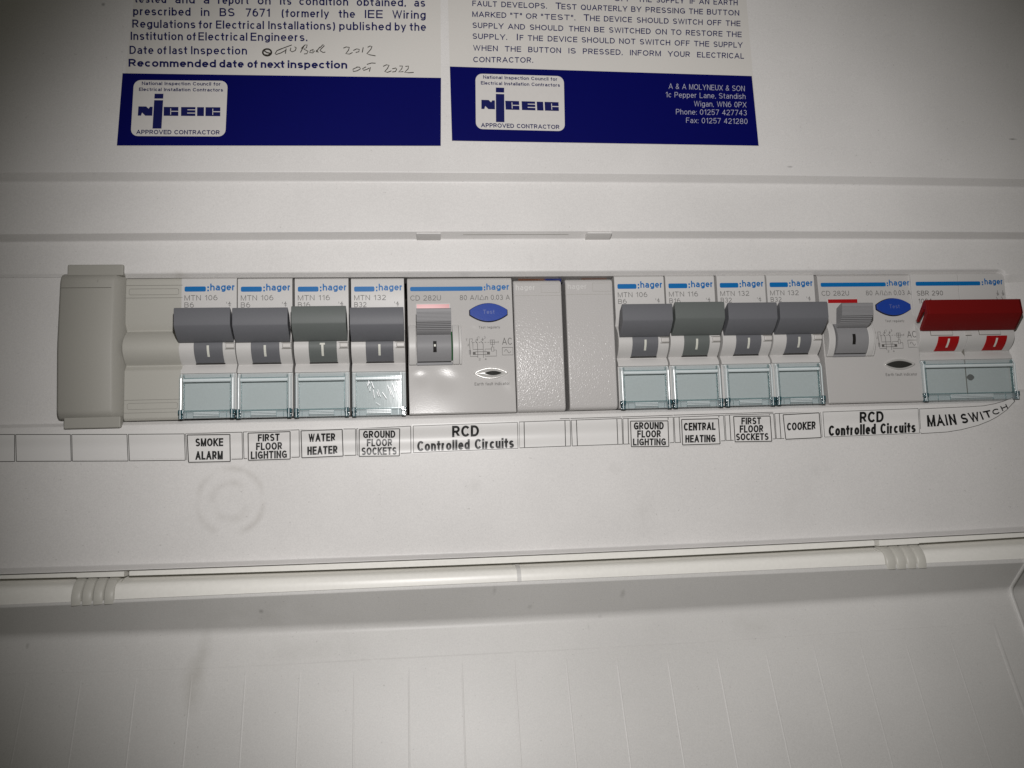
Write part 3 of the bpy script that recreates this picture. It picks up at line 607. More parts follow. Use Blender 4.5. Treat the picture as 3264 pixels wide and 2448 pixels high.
def clear_cover(root, w, pane='pane'):
    mb = MB()
    # sloping top, front pane, bottom bar
    mb.grid([[(1.45, -8.2, 0.55), (w - 1.45, -8.2, 0.55)], [(1.45, -9.75, 1.75), (w - 1.45, -9.75, 1.75)]], 'slope')
    mb.grid([[(1.5, -10.9, 1.8), (w - 1.5, -10.9, 1.8)], [(1.5, -20.0, 1.8), (w - 1.5, -20.0, 1.8)]], pane)
    mb.box(1.3, w - 1.3, -9.95, -9.7, 1.2, 1.85, 'rim')
    # rounded top rail, its highlight put into the pale colour
    pr = [(-9.95, 1.3), (-9.95, 1.85), (-10.2, 2.1), (-10.6, 2.1), (-10.95, 1.8), (-10.95, 1.3)]; mb.prism(pr, 1.3, w - 1.3, 'edge')
    # side rails: three rounded ridges each, with dark lines between
    for s in (0, 1):
        for a, b, hh, mm in ((0.0, 0.42, 1.6, 'slope'), (0.46, 0.95, 2.15, 'edge'), (1.0, 1.42, 1.9, 'slope')):
            x0, x1 = (a, b) if not s else (w - b, w - a)
            o = []
            for i in range(7):
                t = math.pi * i / 6; o.append((x0 + (x1 - x0) * (0.5 - 0.5 * math.cos(t)), hh - 0.25 + 0.25 * math.sin(t)))
            rows = [[(x, z, h - (0 if z < -9.7 else 0.9)) for x, h in o] for z in (-8.4, -9.8, -15, -19.6)]
            mb.grid(rows, mm)
        xx = 1.44 if not s else w - 1.52
        mb.box(xx, xx + 0.08, -20, -8.6, 0.6, 1.95, 'rim')
    # bottom bar with moulded grip lines
    mb.box(1.3, w - 1.3, -20.15, -19.85, 1.0, 2.2, 'rim')
    mb.box(1.3, w - 1.3, -22.35, -20.2, 1.0, 2.0, 'slope')
    g0, g1 = 0.27 * w, 0.72 * w
    for z in (-20.55, -21.0, -21.45): mb.box(g0, g1, z - 0.14, z + 0.1, 2.0, 2.35, 'edge'); mb.box(g0, g1, z - 0.2, z - 0.14, 2.0, 2.1, 'rim')
    for x in (g0 - 0.1, g1, 0.14 * w, 0.85 * w): mb.box(x, x + 0.1, -22.2, -20.3, 2.0, 2.2, 'rim')
    c = mb.build('clear_cover', root)
    for s in (0, 1):
        x0 = 0.0 if not s else w - 1.5
        l = MB(); l.box(x0, x0 + 1.5, -21.0, -19.65, 0.2, 2.4, 'lug'); l.box(x0 + 0.1, x0 + 1.35, -22.5, -21.15, 0.2, 2.2, 'lug')
        l.box(x0 + 0.5, x0 + 0.75, -22.45, -19.7, 2.2, 2.5, 'edge')
        l.build('hinge_lug', c, bevel=0.12)
    return c

def make_breaker(code, rating, green=False, scratch=False, tee=False):
    w = 17.0
    root = empty('circuit_breaker', 0, 0, 0)
    mb = MB(); mb.prism(DEV, 0, w, 'body')
    mb.box(13.9, w - 0.02, 0.95, 1.15, nose(1.05) - 0.5, nose(1.05) + 0.1, 'groove'); mb.box(14.0, w - 0.02, -0.95, -0.72, nose(-0.8) - 0.5, nose(-0.8) + 0.1, 'groove')  # lower dark bar paints the shade under the link peg
    mb.build('housing', root, bevel=0.15)
    mb = MB(); arc_strip(mb, 14.3, w - 0.1, 0.85, -0.65, 0.7, 'nose', 3); mb.build('link_peg', root, bevel=0.3)
    tm = 'toggle_g' if green else 'toggle'; dz = 0.45 if green else 0.0
    mb = MB()
    mb.prism([(11.2 + dz, 8.4), (10.6 + dz, 8.75), (5.9 + dz, 8.75), (5.4 + dz, 8.6), (3.1 + dz, 6.3), (1.6 + dz * 0.5, 3.9), (1.2 + dz * 0.5, 2.9), (5, 2.4), (9.5 + dz, 5.0)], 0.12, 16.82, tm)
    arc_strip(mb, 4.6, 13.3, 2.2, -4.75, 0.30, tm)
    t = mb.build('toggle', root, bevel=0.16)
    mb = MB(); arc_strip(mb, 8.55, 9.25, 0.3, -3.1, 0.36, 'wmark', 5)
    if tee: arc_strip(mb, 8.1, 9.7, 0.9, 0.3, 0.36, 'wmark', 2)
    mb.build('position_mark', t)
    mb = MB(); mb.box(4.5, 13.4, -5.15, -4.72, -1.2, nose(-4.9) + 0.14, 'dark'); mb.build('toggle_slot_shade', root)  # black box stands in for the shadow line below the stem
    mb = MB(); mb.grid([[(1.2, -8.6, -0.5), (w - 1.2, -8.6, -0.5)], [(1.2, -22, -0.5), (w - 1.2, -22, -0.5)]], 'card'); mb.build('circuit_card', root)
    mb = MB(); brand_strip(mb, 1.0, 7.5, 7.95, 8.45, 8.85, 16.5, 18.05, 19.7, 20.6, 18.35); mb.build('brand_mark', root)
    mb = MB()
    text_box(mb, code, 1.0, 11.1, 15.2, 16.9, 0.08, 'gink', 0.0); text_box(mb, rating, 1.0, 2.0 + 0.95 * len(rating), 12.95, 14.6, 0.08, 'gink', 0.0)
    for pts in (((13.9, 14.7), (13.9, 14.1)), ((14.3, 13.9), (14.9, 14.5)), ((14.9, 14.8), (14.9, 13.0)), ((14.5, 13.6), (15.3, 13.6)), ((14.5, 14.1), (15.3, 14.1))):
        ribbon(mb, [(x, z, 0.08) for x, z in pts], 0.14, 'gink')
    mb.build('lettering', root)
    clear_cover(root, w); cc = root.children[-1]
    if scratch:
        mb = MB(); tp = lambda X, Y: ((X - 190) / 94.0, -8.1 - (Y - 110) / 89.5, 1.84)
        for x0, y0, x1, y1 in ((640, 440, 680, 600), (690, 380, 730, 470), (700, 400, 660, 540), (770, 410, 850, 600), (790, 500, 830, 580), (960, 640, 1010, 800), (930, 700, 970, 830), (1000, 780, 1050, 850), (1090, 720, 1210, 900), (1250, 520, 1350, 800),
                               (1310, 580, 1430, 880), (1390, 460, 1470, 700), (1520, 400, 1580, 560), (1570, 410, 1610, 540), (1480, 560, 1600, 880), (830, 640, 850, 880), (740, 560, 720, 680), (1480, 530, 1540, 580), (900, 1010, 1030, 1090)):
            n = 5; ribbon(mb, [tp(x0 + (x1 - x0) * i / n + random.uniform(-6, 6), y0 + (y1 - y0) * i / n) for i in range(n + 1)], random.uniform(0.06, 0.17), 'scratch')
        mb.build('scratches', cc)
    return root

def place(o, pxl, pyl, w, zc=None):
    X, _ = at(pxl, pyl, 0); o.location = W(X + 0.2, zc, 0)

def zmid(top, bottom, x):
    return (at(x, top, 0)[1] + at(x, bottom, 0)[1]) / 2
protos = {}
G1 = 'circuit breakers in the row'
spec = [  # left edge at mid height, top, bottom, code, rating, label
    (574, 891, 1333, 'MTN 106', 'B6', 'grey toggle breaker above the SMOKE ALARM label, next to the beige blank module'),
    (755, 892, 1330, 'MTN 106', 'B6', 'grey toggle breaker above the FIRST FLOOR LIGHTING label'),
    (938, 892, 1327, 'MTN 116', 'B16', 'greenish toggle breaker above the WATER HEATER label'),
    (1119, 891, 1325, 'MTN 132', 'B32', 'breaker with badly scratched clear cover, above the left GROUND FLOOR SOCKETS label'),
    (1965, 887, 1299, 'MTN 106', 'B6', 'grey toggle breaker above GROUND FLOOR LIGHTING, beside the right pale blank cover'),
    (2129, 885, 1295, 'MTN 116', 'B16', 'greenish toggle breaker above the CENTRAL HEATING label'),
    (2294, 882, 1292, 'MTN 132', 'B32', 'grey toggle breaker above the FIRST FLOOR SOCKETS label'),
    (2454, 880, 1288, 'MTN 132', 'B32', 'grey toggle breaker above the COOKER label, beside the right residual current switch')]
for i, (px, t, b, code, rt, lab) in enumerate(spec):
    key = (code, i in (2, 3))
    if key not in protos: protos[key] = make_breaker(code, rt, code == 'MTN 116', i == 3, i == 2); o = protos[key]
    else: o = copy_tree(protos[key])
    place(o, px, (t + b) / 2, 17.15, zmid(t, b, px)); tag(o, lab, 'breaker', G1)

# ---- residual current devices
def make_rcd(lit):
    w = 34.4
    root = empty('residual_current_device', 0, 0, 0)
    T0 = 0.050                                        # moulded front's draft and sink marks, shaped to place the flash glare: (x, z, slopes, size)
    mb = MB(); mb.prism([(22.5, -26), (22.5, -1.0 - 0.7), (21.7, -1.0 - 0.03), (-22.3, 1.0 - 0.06), (-22.5, 0.6), (-22.5, -26)], 0, w, 'rcd')
    housing = mb.build('housing', root, bevel=0.25)
    marks = [(12.6, -8.9, 0.013, 0.056, 2.7), (3.6, -9.1, -0.004, 0.054, 1.6), (31.6, -13.4, 0.048, 0.047, 2.4), (21.5, 5.8, 0.03, 0.08, 1.0)] if lit else [(9, -14, 0.02, 0.01, 5)]
    def front(x, z): return -T0 * z + sum((sx * (x - cx) + sz * (z - cz)) * math.exp(-((x - cx) ** 2 + (z - cz) ** 2) / (2 * r * r)) for cx, cz, sx, sz, r in marks)
    mb = MB(); mb.grid([[(0.35 + (w - 0.7) * i / 90, 21.5 - 43.6 * j / 110, front(0.35 + (w - 0.7) * i / 90, 21.5 - 43.6 * j / 110)) for i in range(91)] for j in range(111)], 'rcd'); fp = mb.build('front_plate', housing, smooth=True)
    mb = MB(); brand_strip(mb, 0.98, 24.7, 25.1, 25.6, 25.95, 33.6, 18.05, 19.5, 20.45, 18.3); mb.build('brand_mark', root)
    mb = MB()
    text_box(mb, 'CD 282U', 1.0, 10.9, 14.9, 16.6, 0.08, 'gink2', -0.006); text_box(mb, '80 A/I', 17.1, 23.2, 14.9, 16.6, 0.08, 'gink2', -0.006)
    ribbon(mb, [(23.6, 15.0, 0.08), (24.4, 16.55, 0.08), (25.2, 15.0, 0.08), (23.6, 15.0, 0.08)], 0.18, 'gink2')
    text_box(mb, 'n 0,03 A', 25.5, 33.6, 14.9, 16.6, 0.08, 'gink2', -0.006)
    text_box(mb, 'Test regularly', 23.0, 30.0, 5.3, 6.15, 0.08, 'gink2', 0.0); text_box(mb, 'Earth fault indicator', 21.1, 32.5, -13.5, -12.5, 0.08, 'gink2', 0.0)
    text_box(mb, 'AC', 30.5, 33.8, -0.2, 2.1, 0.08, 'gink2', -0.008)
    D = lambda X, Y: ((1470 + X / 5.185 - 1298.4) / 9.63, 22.5 - (920 + Y / 5.185 - 887.7) / 9.577, 0.08)
    for pl in ([(100, 905), (100, 855), (150, 855), (150, 885)], [(135, 890), (155, 930), (155, 1030), (320, 1030)], [(100, 905), (100, 945), (108, 1050), (108, 1145), (230, 1145)],
               [(80, 935), (80, 970), (65, 970)], [(92, 1045), (116, 1045), (116, 1110), (92, 1110), (92, 1045)], [(230, 830), (225, 885)], [(195, 885), (230, 940), (230, 1170)], [(315, 840), (318, 885)],
               [(285, 890), (322, 940), (322, 1170)], [(440, 878), (510, 878), (510, 950), (440, 950), (440, 878)], [(475, 878), (475, 990)], [(440, 915), (560, 915)], [(570, 895), (570, 930)],
               [(457, 995), (495, 995), (495, 1065), (457, 1065), (457, 995)], [(457, 1027), (350, 1027), (350, 1145), (535, 1145), (535, 1045), (495, 1045)], [(190, 1070), (385, 1070)], [(190, 1115), (385, 1115)],
               [(205, 865), (230, 885), (240, 860)], [(300, 865), (318, 888), (330, 860)], [(632, 1005), (805, 1005), (805, 1130), (632, 1130), (632, 1005)],
               [(668, 1075), (680, 1045), (700, 1040), (718, 1065), (735, 1095), (755, 1095), (768, 1070)]):
        ribbon(mb, [D(*p) for p in pl], 0.15, 'gink2')
    for k in range(6): ribbon(mb, [D(155 + 48 * k, 915), D(183 + 48 * k, 915)], 0.13, 'gink2')
    for a, b in ((150, 195), (380, 428)): mb.flat([D(a, 1070), D(b, 1070), D(b, 1118), D(a, 1118)], 'gink2')
    for s, X, Y in (('1', 250, 852), ('3', 350, 852), ('2', 258, 1210), ('4', 355, 1210), ('T', 55, 890)):
        x, z, _ = D(X, Y); text_box(mb, s, x - 0.3, x + 0.3, z, z + 0.75, 0.08, 'gink2')
    mb.build('lettering', root)
    # indicator window above the lever
    mb = MB(); mb.slab(rounded(2.7, 13.9, 12.0, 13.9, 0.25, 2), -0.05, 0.12, 'body'); mb.build('flag_window', root, bevel=0.08)
    fm = MB(); fm.prism([(12.25, 0.1), (13.55, 0.1), (13.55, 0.30), (12.25, 0.16)], 3.0, 13.6, 'redwin'); fm.build('red_flag', root.children[-1])
    # lever: ribbed paddle on a drum
    mb = MB()
    pad = [(10.4, 9.2), (10.1, 9.7)]
    for i in range(7): z = 9.4 - 0.42 * i; pad += [(z, 9.62 - 0.09 * i), (z - 0.3, 9.60 - 0.09 * i), (z - 0.34, 9.48 - 0.09 * i), (z - 0.38, 9.48 - 0.09 * i)]
    for i in range(5): z = 6.4 - 0.52 * i; pad += [(z, 9.0 - 0.42 * i), (z - 0.3, 8.86 - 0.42 * i), (z - 0.36, 8.2 - 0.42 * i), (z - 0.48, 8.1 - 0.42 * i)]
    pad += [(3.6, 6.2), (2.8, 4.2), (9.2, 5.6)]
    mb.prism(pad, 2.85, 13.75, 'lever')
    drum = [(4.4 - 10.0 * i / 14, 0.6 + 4.3 * max(0, 1 - ((4.4 - 10.0 * i / 14 + 0.3) / 6.6) ** 2)) for i in range(15)]
    mb.prism(drum + [(-5.6, -1), (4.4, -1)], 2.85, 13.75, 'lever')
    lv = mb.build('lever', root, bevel=0.07)
    dh = lambda z: 0.6 + 4.3 * (1 - ((z + 0.3) / 6.6) ** 2)
    mb = MB(); mb.grid([[(x, z, dh(z) + 0.08) for x in (7.95, 9.05)] for z in (0.55, 0, -0.7, -1.5, -2.3, -2.95)], 'dark')
    if lit: mb.grid([[(x, z, dh(z) + 0.12) for x in (8.2, 8.8)] for z in (-0.5, -1.2)], 'wmark')
    mb.build('position_mark', lv)
    for x0, x1 in ((0.25, 2.55), (14.25, 17.2)):
        mb = MB(); pr = [(6.5 - 13.0 * i / 14, 0.3 + 3.7 * max(0, 1 - ((6.5 - 13.0 * i / 14) / 7.2) ** 2)) for i in range(15)]
        mb.prism(pr + [(-6.5, -1), (6.5, -1)], x0, x1 - (0.9 if x0 > 9 else 0), 'body')
        if x0 > 9: mb.prism([(z, h * 0.8) for z, h in pr] + [(-6.5, -1), (6.5, -1)], x1 - 0.85, x1, 'body')
        mb.build('lever_guard', root, bevel=0.2)
    mb = MB(); mb.box(2.6, 14.2, -6.6, -5.75, -1, 0.75, 'lever'); mb.build('lever_sill', root, bevel=0.12)
    mb = MB(); mb.prism([(4.2, -1), (4.2, 1.2), (0, 3.4), (-5.2, 1.2), (-5.2, -1)], 13.8, 14.2, 'green'); mb.build('spring', root)
    # test button
    mb = MB(); mb.slab(lens(26.35, 10.6, 6.35, 3.25, 0.9), -0.1, 0.14, 'dark'); mb.slab(lens(26.35, 10.6, 6.1, 3.0, 0.8), 0.1, 1.0, 'blue'); bt = mb.build('test_button', root, bevel=0.15)
    mb = MB(); text_box(mb, 'Test', 24.5, 28.3, 10.0, 11.4, 1.06, 'blueemb', 0.01); mb.build('lettering', bt)
    # fault indicator
    mb = MB(); o = lens(26.5, -9.55, 5.6, 1.95, 0.15); i_ = lens(26.5, -9.55, 4.7, 1.25, 0.1); n = len(o)
    mb.add([(x, z, 0.02) for x, z in o] + [(x, z, 0.55) for x, z in [(26.5 + (x - 26.5) * 0.96, -9.55 + (z + 9.55) * 0.93) for x, z in o]] + [(x, z, 0.1) for x, z in i_],
           [(k, (k + 1) % n, (k + 1) % n + n, k + n) for k in range(n)] + [(k + n, (k + 1) % n + n, (k + 1) % n + 2 * n, k + 2 * n) for k in range(n)], 'silver')
    fi = mb.build('fault_indicator', root, smooth=True)
    mb = MB(); rr = [[(26.5 + (x - 26.5) * s, -9.55 + (z + 9.55) * s, h) for x, z in i_ + [i_[0]]] for s, h in ((1, 0.12), (0.8, 0.32), (0.5, 0.5), (0.02, 0.56))]
    mb.grid(rr, 'silver' if lit else 'smoked'); ln = mb.build('lens', fi, smooth=True)
    if lit:
        mb = MB(); mb.slab(lens(27.2, -9.55, 2.7, 0.7, 0.1), 0.3, 0.62, 'smoked'); mb.build('dark_core', fi, bevel=0.1)
    def follow(o):                                   # everything on the front follows its draft
        if o.type == 'MESH' and o not in (housing, fp):
            for v in o.data.vertices: v.co.y += T0 * v.co.z
        for ch in o.children: follow(ch)
    follow(root)
    return root
for px, t, b, lit, lab in ((1299, 888, 1319, True, 'residual current switch with glare spots, between the scratched breaker and pale blank covers'),
                           (2622, 877, 1283, False, 'residual current switch with red flag showing, beside the red main switch')):
    o = make_rcd(lit); place(o, px, (t + b) / 2, 34.4, zmid(t, b, px)); tag(o, lab, 'safety switch', 'residual current switches in the row')

# ---- red main switch
def make_main():
    w = 34.9
    root = empty('main_switch', 0, 0, 0)
    mb = MB(); mb.prism(DEV, 0, w / 2 - 0.06, 'body'); mb.prism(DEV, w / 2 + 0.06, w, 'body')
    mb.box(w / 2 - 0.08, w / 2 + 0.08, -22, 22, -3, -0.12, 'groove'); mb.build('housing', root, bevel=0.22)
    mb = MB(); brand_strip(mb, 1.6, 25.7, 26.3, 26.8, 27.3, 34.3, 18.05, 19.5, 20.5, 18.35); mb.build('brand_mark', root)
    mb = MB(); text_box(mb, 'SBR 290', 1.7, 11.4, 14.6, 16.3, 0.08, 'gink2', 0.0); text_box(mb, '100A', 2.0, 7.4, 11.8, 13.5, 0.08, 'gink2', 0.0); text_box(mb, '400V', 2.4, 8.0, 9.0, 10.6, 0.08, 'gink2')
    for x in (31.9, 33.9):
        for pts in (((x, 16.2), (x, 14.3)), ((x - 0.5, 15.2), (x + 0.5, 15.2)), ((x - 0.4, 14.5), (x + 0.5, 14.8)), ((x - 0.7, 13.9), (x - 0.1, 12.6))): ribbon(mb, [(a, b, 0.08) for a, b in pts], 0.15, 'gink2')
    mb.build('lettering', root)
    mb = MB()
    mb.prism([(11.6, 6.4), (11.6, 7.2), (6.7, 7.8), (1.9, 3.6), (1.6, 2.7), (2.0, 2.6), (6.3, 6.7), (10.8, 6.3)], 0.75, w - 0.1, 'red')
    for x0 in (0.0, w - 0.85):
        mb.prism([(11.6, 7.2), (11.4, 6.0), (5.6, 0.9), (4.9, 1.5), (7.6, 4.4), (7.9, 5.0), (8.7, 5.3), (8.3, 6.3), (7.2, 6.2), (5.2, 4.6), (2.6, 2.6), (1.7, 2.8), (1.9, 3.6), (6.7, 7.8)], x0, x0 + 0.8, 'red')
    hd = mb.build('handle', root, bevel=0.1)
    for x0, x1 in ((6.6, 14.2), (24.4, 31.9)):
        mb = MB(); arc_strip(mb, x0, x1, -0.3, -4.95, 0.3, 'redstem'); t = mb.build('position_flag', root, bevel=0.08)
        mb = MB(); arc_strip(mb, (x0 + x1) / 2 - 0.35, (x0 + x1) / 2 + 0.35, -1.1, -3.9, 0.36, 'wmark', 4); mb.build('position_mark', t)
        mb = MB(); arc_strip(mb, x0 - 2.8, x1 - 2.2, 1.9, 0.0, 0.12, 'groove', 4); arc_strip(mb, x0 - 2.6, x1 - 2.4, 1.6, 0.15, 0.3, 'nose', 4); mb.build('contact_window', root, bevel=0.1)
    mb = MB(); arc_strip(mb, w / 2 - 0.8, w / 2 + 1.2, 1.2, 0.0, 0.4, 'nose', 3); arc_strip(mb, w / 2 - 0.9, w / 2 + 1.3, -0.05, -0.2, 0.3, 'groove', 2); mb.build('link_peg', root, bevel=0.12)
    mb = MB(); mb.grid([[(1.2, -8.6, -0.5), (w - 1.2, -8.6, -0.5)], [(1.2, -22, -0.5), (w - 1.2, -22, -0.5)]], 'card')
    mb.box(w / 2 - 0.06, w / 2 + 0.06, -22, -8.6, -0.5, -0.44, 'groove'); mb.flat([(x, z, -0.45) for x, z in lens(w / 2 + 1.7, -14.3, 1.4, 1.1, 0.2)], 'gink'); mb.build('circuit_card', root)
    clear_cover(root, w)
    return root
o = make_main(); place(o, 2917, 1070, 34.9, zmid(875, 1274, 3050)); tag(o, 'double width main switch with a broad dark red handle at the right end', 'main switch')

# ---- blanks
def make_pale_blank():
    w = 16.0; root = empty('blank_cover', 0, 0, 0)
    mb = MB(); mb.prism([(21.5, -26), (21.5, -0.1), (20.9, 0.9), (20.2, 1.2), (-20.3, 1.2), (-21.5, 0.9), (-22.1, -0.1), (-22.1, -26)], 0, w, 'spark')
    for a, b in (((0.4, 16.2), (w - 0.4, 16.2)), ((9.2, 20.0), (9.2, 17.2)), ((9.2, 20.0), (w - 0.7, 20.0)), ((9.2, 17.2), (w - 0.7, 17.2)), ((w - 0.7, 20.0), (w - 0.7, 17.2))):
        ribbon(mb, [(*a, 1.24), (*b, 1.24)], 0.1, 'filler')
    mb.build('housing', root, bevel=0.55)
    mb = MB(); text_box(mb, 'hager', 0.8, 7.2, 18.0, 19.9, 1.27, 'body', 0.012); mb.build('relief_tone_lettering', root)  # flat letters; a separate tone paints the light on the embossing
    return root
b0 = make_pale_blank(); b1 = copy_tree(b0)
for o, px, t, b, lab in ((b0, 1639, 890, 1314, 'pale sparkling blank cover with embossed lettering, touching the glare spotted switch'), (b1, 1805, 888, 1306, 'pale sparkling blank cover between the other pale blank and a breaker')):
    place(o, px, (t + b) / 2, 16, zmid(t, b, px)); tag(o, lab, 'blank cover', 'pale blank covers in the row')

root = empty('blank_module', 0, 0, 0); w = 17.6
mb = MB(); mb.prism([(22.5, -26), (22.5, -0.6), (21.8, 0.0), (8.2, 0), (5.7, -1.5)] + NOSE[1:] + [(-6.9, 0.0), (-21.8, 0.1), (-22.5, -0.6), (-22.5, -26)], 0, w, 'beige')
for s in (1, -1):
    for z in (20.1, 16.1): ribbon(mb, [(0.3, s * z, 0.12), (w - 0.2, s * z, 0.12)], 0.11, 'groove')
    ribbon(mb, [(x, z, 0.12) for x, z in rounded(1.2, 16.2, min(s * 17.1, s * 19.0), max(s * 17.1, s * 19.0), 0.5, 3)], 0.09, 'groove', closed=True)
mb.build('housing', root, bevel=0.4)
place(root, 394, 1110, w, zmid(889, 1337, 480)); tag(root, 'beige grey blank module with bulged middle, left of the first breaker', 'blank module')

X0 = at(188, 1105, 2)[0]; X1 = at(391, 1105, 2)[0]
zc = zmid(884, 1330, 290)
root = empty('clip_on_filler', X0, zc, 1)
mb = MB(); w = X1 - X0
n = 12; rows = []
prof = fillet([(22.6, -2), (22.6, 1.9, 1.6), (21.0, 3.4, 3), (0, 4.4, 60), (-21.0, 3.4, 3), (-22.6, 1.9, 1.6), (-22.6, -2)], 6)
for x, dh, sc in ((0.0, -3.2, 0.985), (0.0, -1.3, 0.99), (0.35, -0.45, 0.995), (1.0, 0, 1), (w - 3.0, 0, 1), (w - 2.2, -0.4, 1), (w - 0.2, -3.0, 0.99), (w, -6.0, 0.985)):
    rows.append([(x, z * sc, h - 1 + (dh if h > -1.9 else 0)) for z, h in prof])
mb.grid(rows, 'filler'); ribbon(mb, [(0.8, 17.8, 2.95), (w - 3, 17.8, 2.95)], 0.1, 'groove'); ribbon(mb, [(11.6, 20.4, 2.66), (11.6, 19.6, 2.8)], 0.12, 'groove'); mb.build('shell', root, smooth=True)
for s in (1, -1):
    mb = MB(); mb.box(2.0, w - 0.2, min(s * 22.0, s * 25.5), max(s * 22.0, s * 25.5), -1.5, 1.3, 'filler'); mb.build('clip_tab', root, bevel=0.35)
tag(root, 'dull grey clip-on filler with tabs, at the far left end of the row', 'filler piece')

# ---- cables glimpsed over the pale blanks
def wire(xa, xb, y, m, lab, r):
    A, B = at(xa, y, -6), at(xb, y, -6)
    mb = MB(); rows = []
    n = 10
    for i in range(n + 1):
        t = i / n; X = A[0] + (B[0] - A[0]) * t; Z = A[1] + (B[1] - A[1]) * t + 0.5 * math.sin(math.pi * t) - 0.6
        rows.append([(X, Z + r * math.sin(2 * math.pi * k / 10), -6 + r * math.cos(2 * math.pi * k / 10)) for k in range(11)])
    mb.grid(rows, m); o = mb.build('cable', smooth=True); tag(o, lab, 'cable', 'cables behind the blank covers'); return o
wire(1650, 1736, 889, 'brownw', 'brown cable glimpsed in the slit above the left pale blank cover', 1.6)
wire(1732, 1786, 889, 'bluew', 'blue cable glimpsed in the slit above the left pale blank cover', 1.6)
wire(1850, 1930, 886, 'brownw', 'brown cable glimpsed in the slit above the right pale blank cover', 1.6)

# ------------------------------------------------------------------ label strips and the captions stuck on them
def sheet(mb, q, surf, lift, m, grow=0.0, nu=10, nv=28):
    f = on(surf, lift); cx = sum(p[0] for p in q) / 4; cy = sum(p[1] for p in q) / 4
    g = [(p[0] + math.copysign(grow, p[0] - cx), p[1] + math.copysign(grow, p[1] - cy)) for p in q]
    mb.grid([[f(*quad_at(g, i / nu, 1 - j / nv)) for i in range(nu + 1)] for j in range(nv + 1)], m)
def frame(mb, q, surf, lift, w, m):
    f = on(surf, lift)
    for a, b in zip(q, q[1:] + q[:1]): ribbon(mb, [f(*p) for p in seg(a, b)], w, m)
def line_px(mb, a, b, surf, lift, w, m): f = on(surf, lift); ribbon(mb, [f(*p) for p in seg(a, b)], w, m)

def cA(X, Y): return (560 + X / 5.53, 1340 + Y / 5.53)
def cB(X, Y): return (920 + X / 5.53, 1330 + Y / 5.53)
def cC(X, Y): return (1280 + X / 5.53, 1310 + Y / 5.53)
def cD(X, Y): return (1640 + X / 5.53, 1300 + Y / 5.53)
def cE(X, Y): return (1960 + X / 5.53, 1300 + Y / 5.53)
def cF(X, Y): return (2280 + X / 5.53, 1290 + Y / 5.53)
def cG(X, Y): return (2560 + X / 5.53, 1270 + Y / 5.53)
def cH(X, Y): return (2864 + X / 5.53, 1240 + Y / 5.53)

# left strip: printed cells
mb = MB()
sheet(mb, [(-150, 1384), (1312, 1358), (1314, 1446), (-150, 1474)], strip_h, 0.05, 'paper', 0, 60)
tops = [(-130, 1385), (47, 1385), (50.5, 1385), (225, 1385), (229, 1385), (405, 1384.5), (409.5, 1384.5), (588, 1383), (592, 1382.5), (771.6, 1377.5), (775.5, 1377), (953.5, 1370), (957.5, 1369.5), (1133, 1367), (1137, 1366.5), (1309, 1358.5)]
bots = [(-130, 1472), (47, 1471), (52.5, 1470.5), (227.5, 1470), (231, 1470), (408.5, 1469.5), (413, 1469), (591, 1467), (596, 1466.5), (773.5, 1463), (778, 1462), (954.5, 1457), (958.5, 1456.5), (1134.5, 1451), (1139, 1450.5), (1310, 1443.5)]
for i in range(0, len(tops), 2):
    frame(mb, [tops[i], tops[i + 1], bots[i + 1], bots[i]], strip_h, 0.09, 0.2, 'line')
tag(mb.build('label_strip'), 'long white strip of outlined cells stuck left of the first RCD caption', 'label strip', 'label strips under the row')
# right strip: cells with doubled rules
mb = MB()
sheet(mb, [cD(66, 250), cF(1870, 110), cF(1900, 606), cD(78, 712)], strip_h, 0.05, 'paper', 0, 40)
cells = [([cD(80, 250), cD(980, 218), cD(992, 672), cD(88, 705)], (cD, (168, 178), (888, 903))), ([cD(1000, 218), cD(1890, 188), cD(1908, 640), cD(1018, 672)], (cD, (1090, 1105), (1803, 1820))),
         ([cE(140, 190), cE(1025, 163), cE(1042, 612), cE(150, 640)], (cE, (230, 245), (935, 950))), ([cE(1040, 165), cE(1912, 133), cE(1942, 580), cE(1062, 612)], (cE, (1130, 1155), (1830, 1850))),
         ([cF(165, 185), cF(1025, 158), cF(1060, 602), cF(190, 632)], (cF, (248, 272), (950, 975))), ([cF(1045, 155), cF(1850, 128), cF(1885, 575), cF(1075, 600)], (cF, (1125, 1160), (1800, 1830)))]
for q, (c, v1, v2) in cells:
    frame(mb, q, strip_h, 0.09, 0.2, 'line')
    for v in (v1, v2):
        u0 = (c(v[0], 0)[0] - q[0][0]) / (q[1][0] - q[0][0]); line_px(mb, quad_at(q, u0, 1), quad_at(q, u0, 0), strip_h, 0.09, 0.26, 'line')
for a, b in ((cD(800, 192), cD(970, 187)), (cD(985, 187), cD(1880, 160)), (cE(125, 160), cE(1018, 130)), (cE(1030, 128), cE(1905, 103)), (cE(1925, 101), cF(130, 162)), (cF(150, 158), cF(1020, 132))):
    line_px(mb, a, b, strip_h, 0.09, 0.16, 'line')
tag(mb.build('label_strip'), 'white strip of double ruled cells between the two RCD captions', 'label strip', 'label strips under the row')

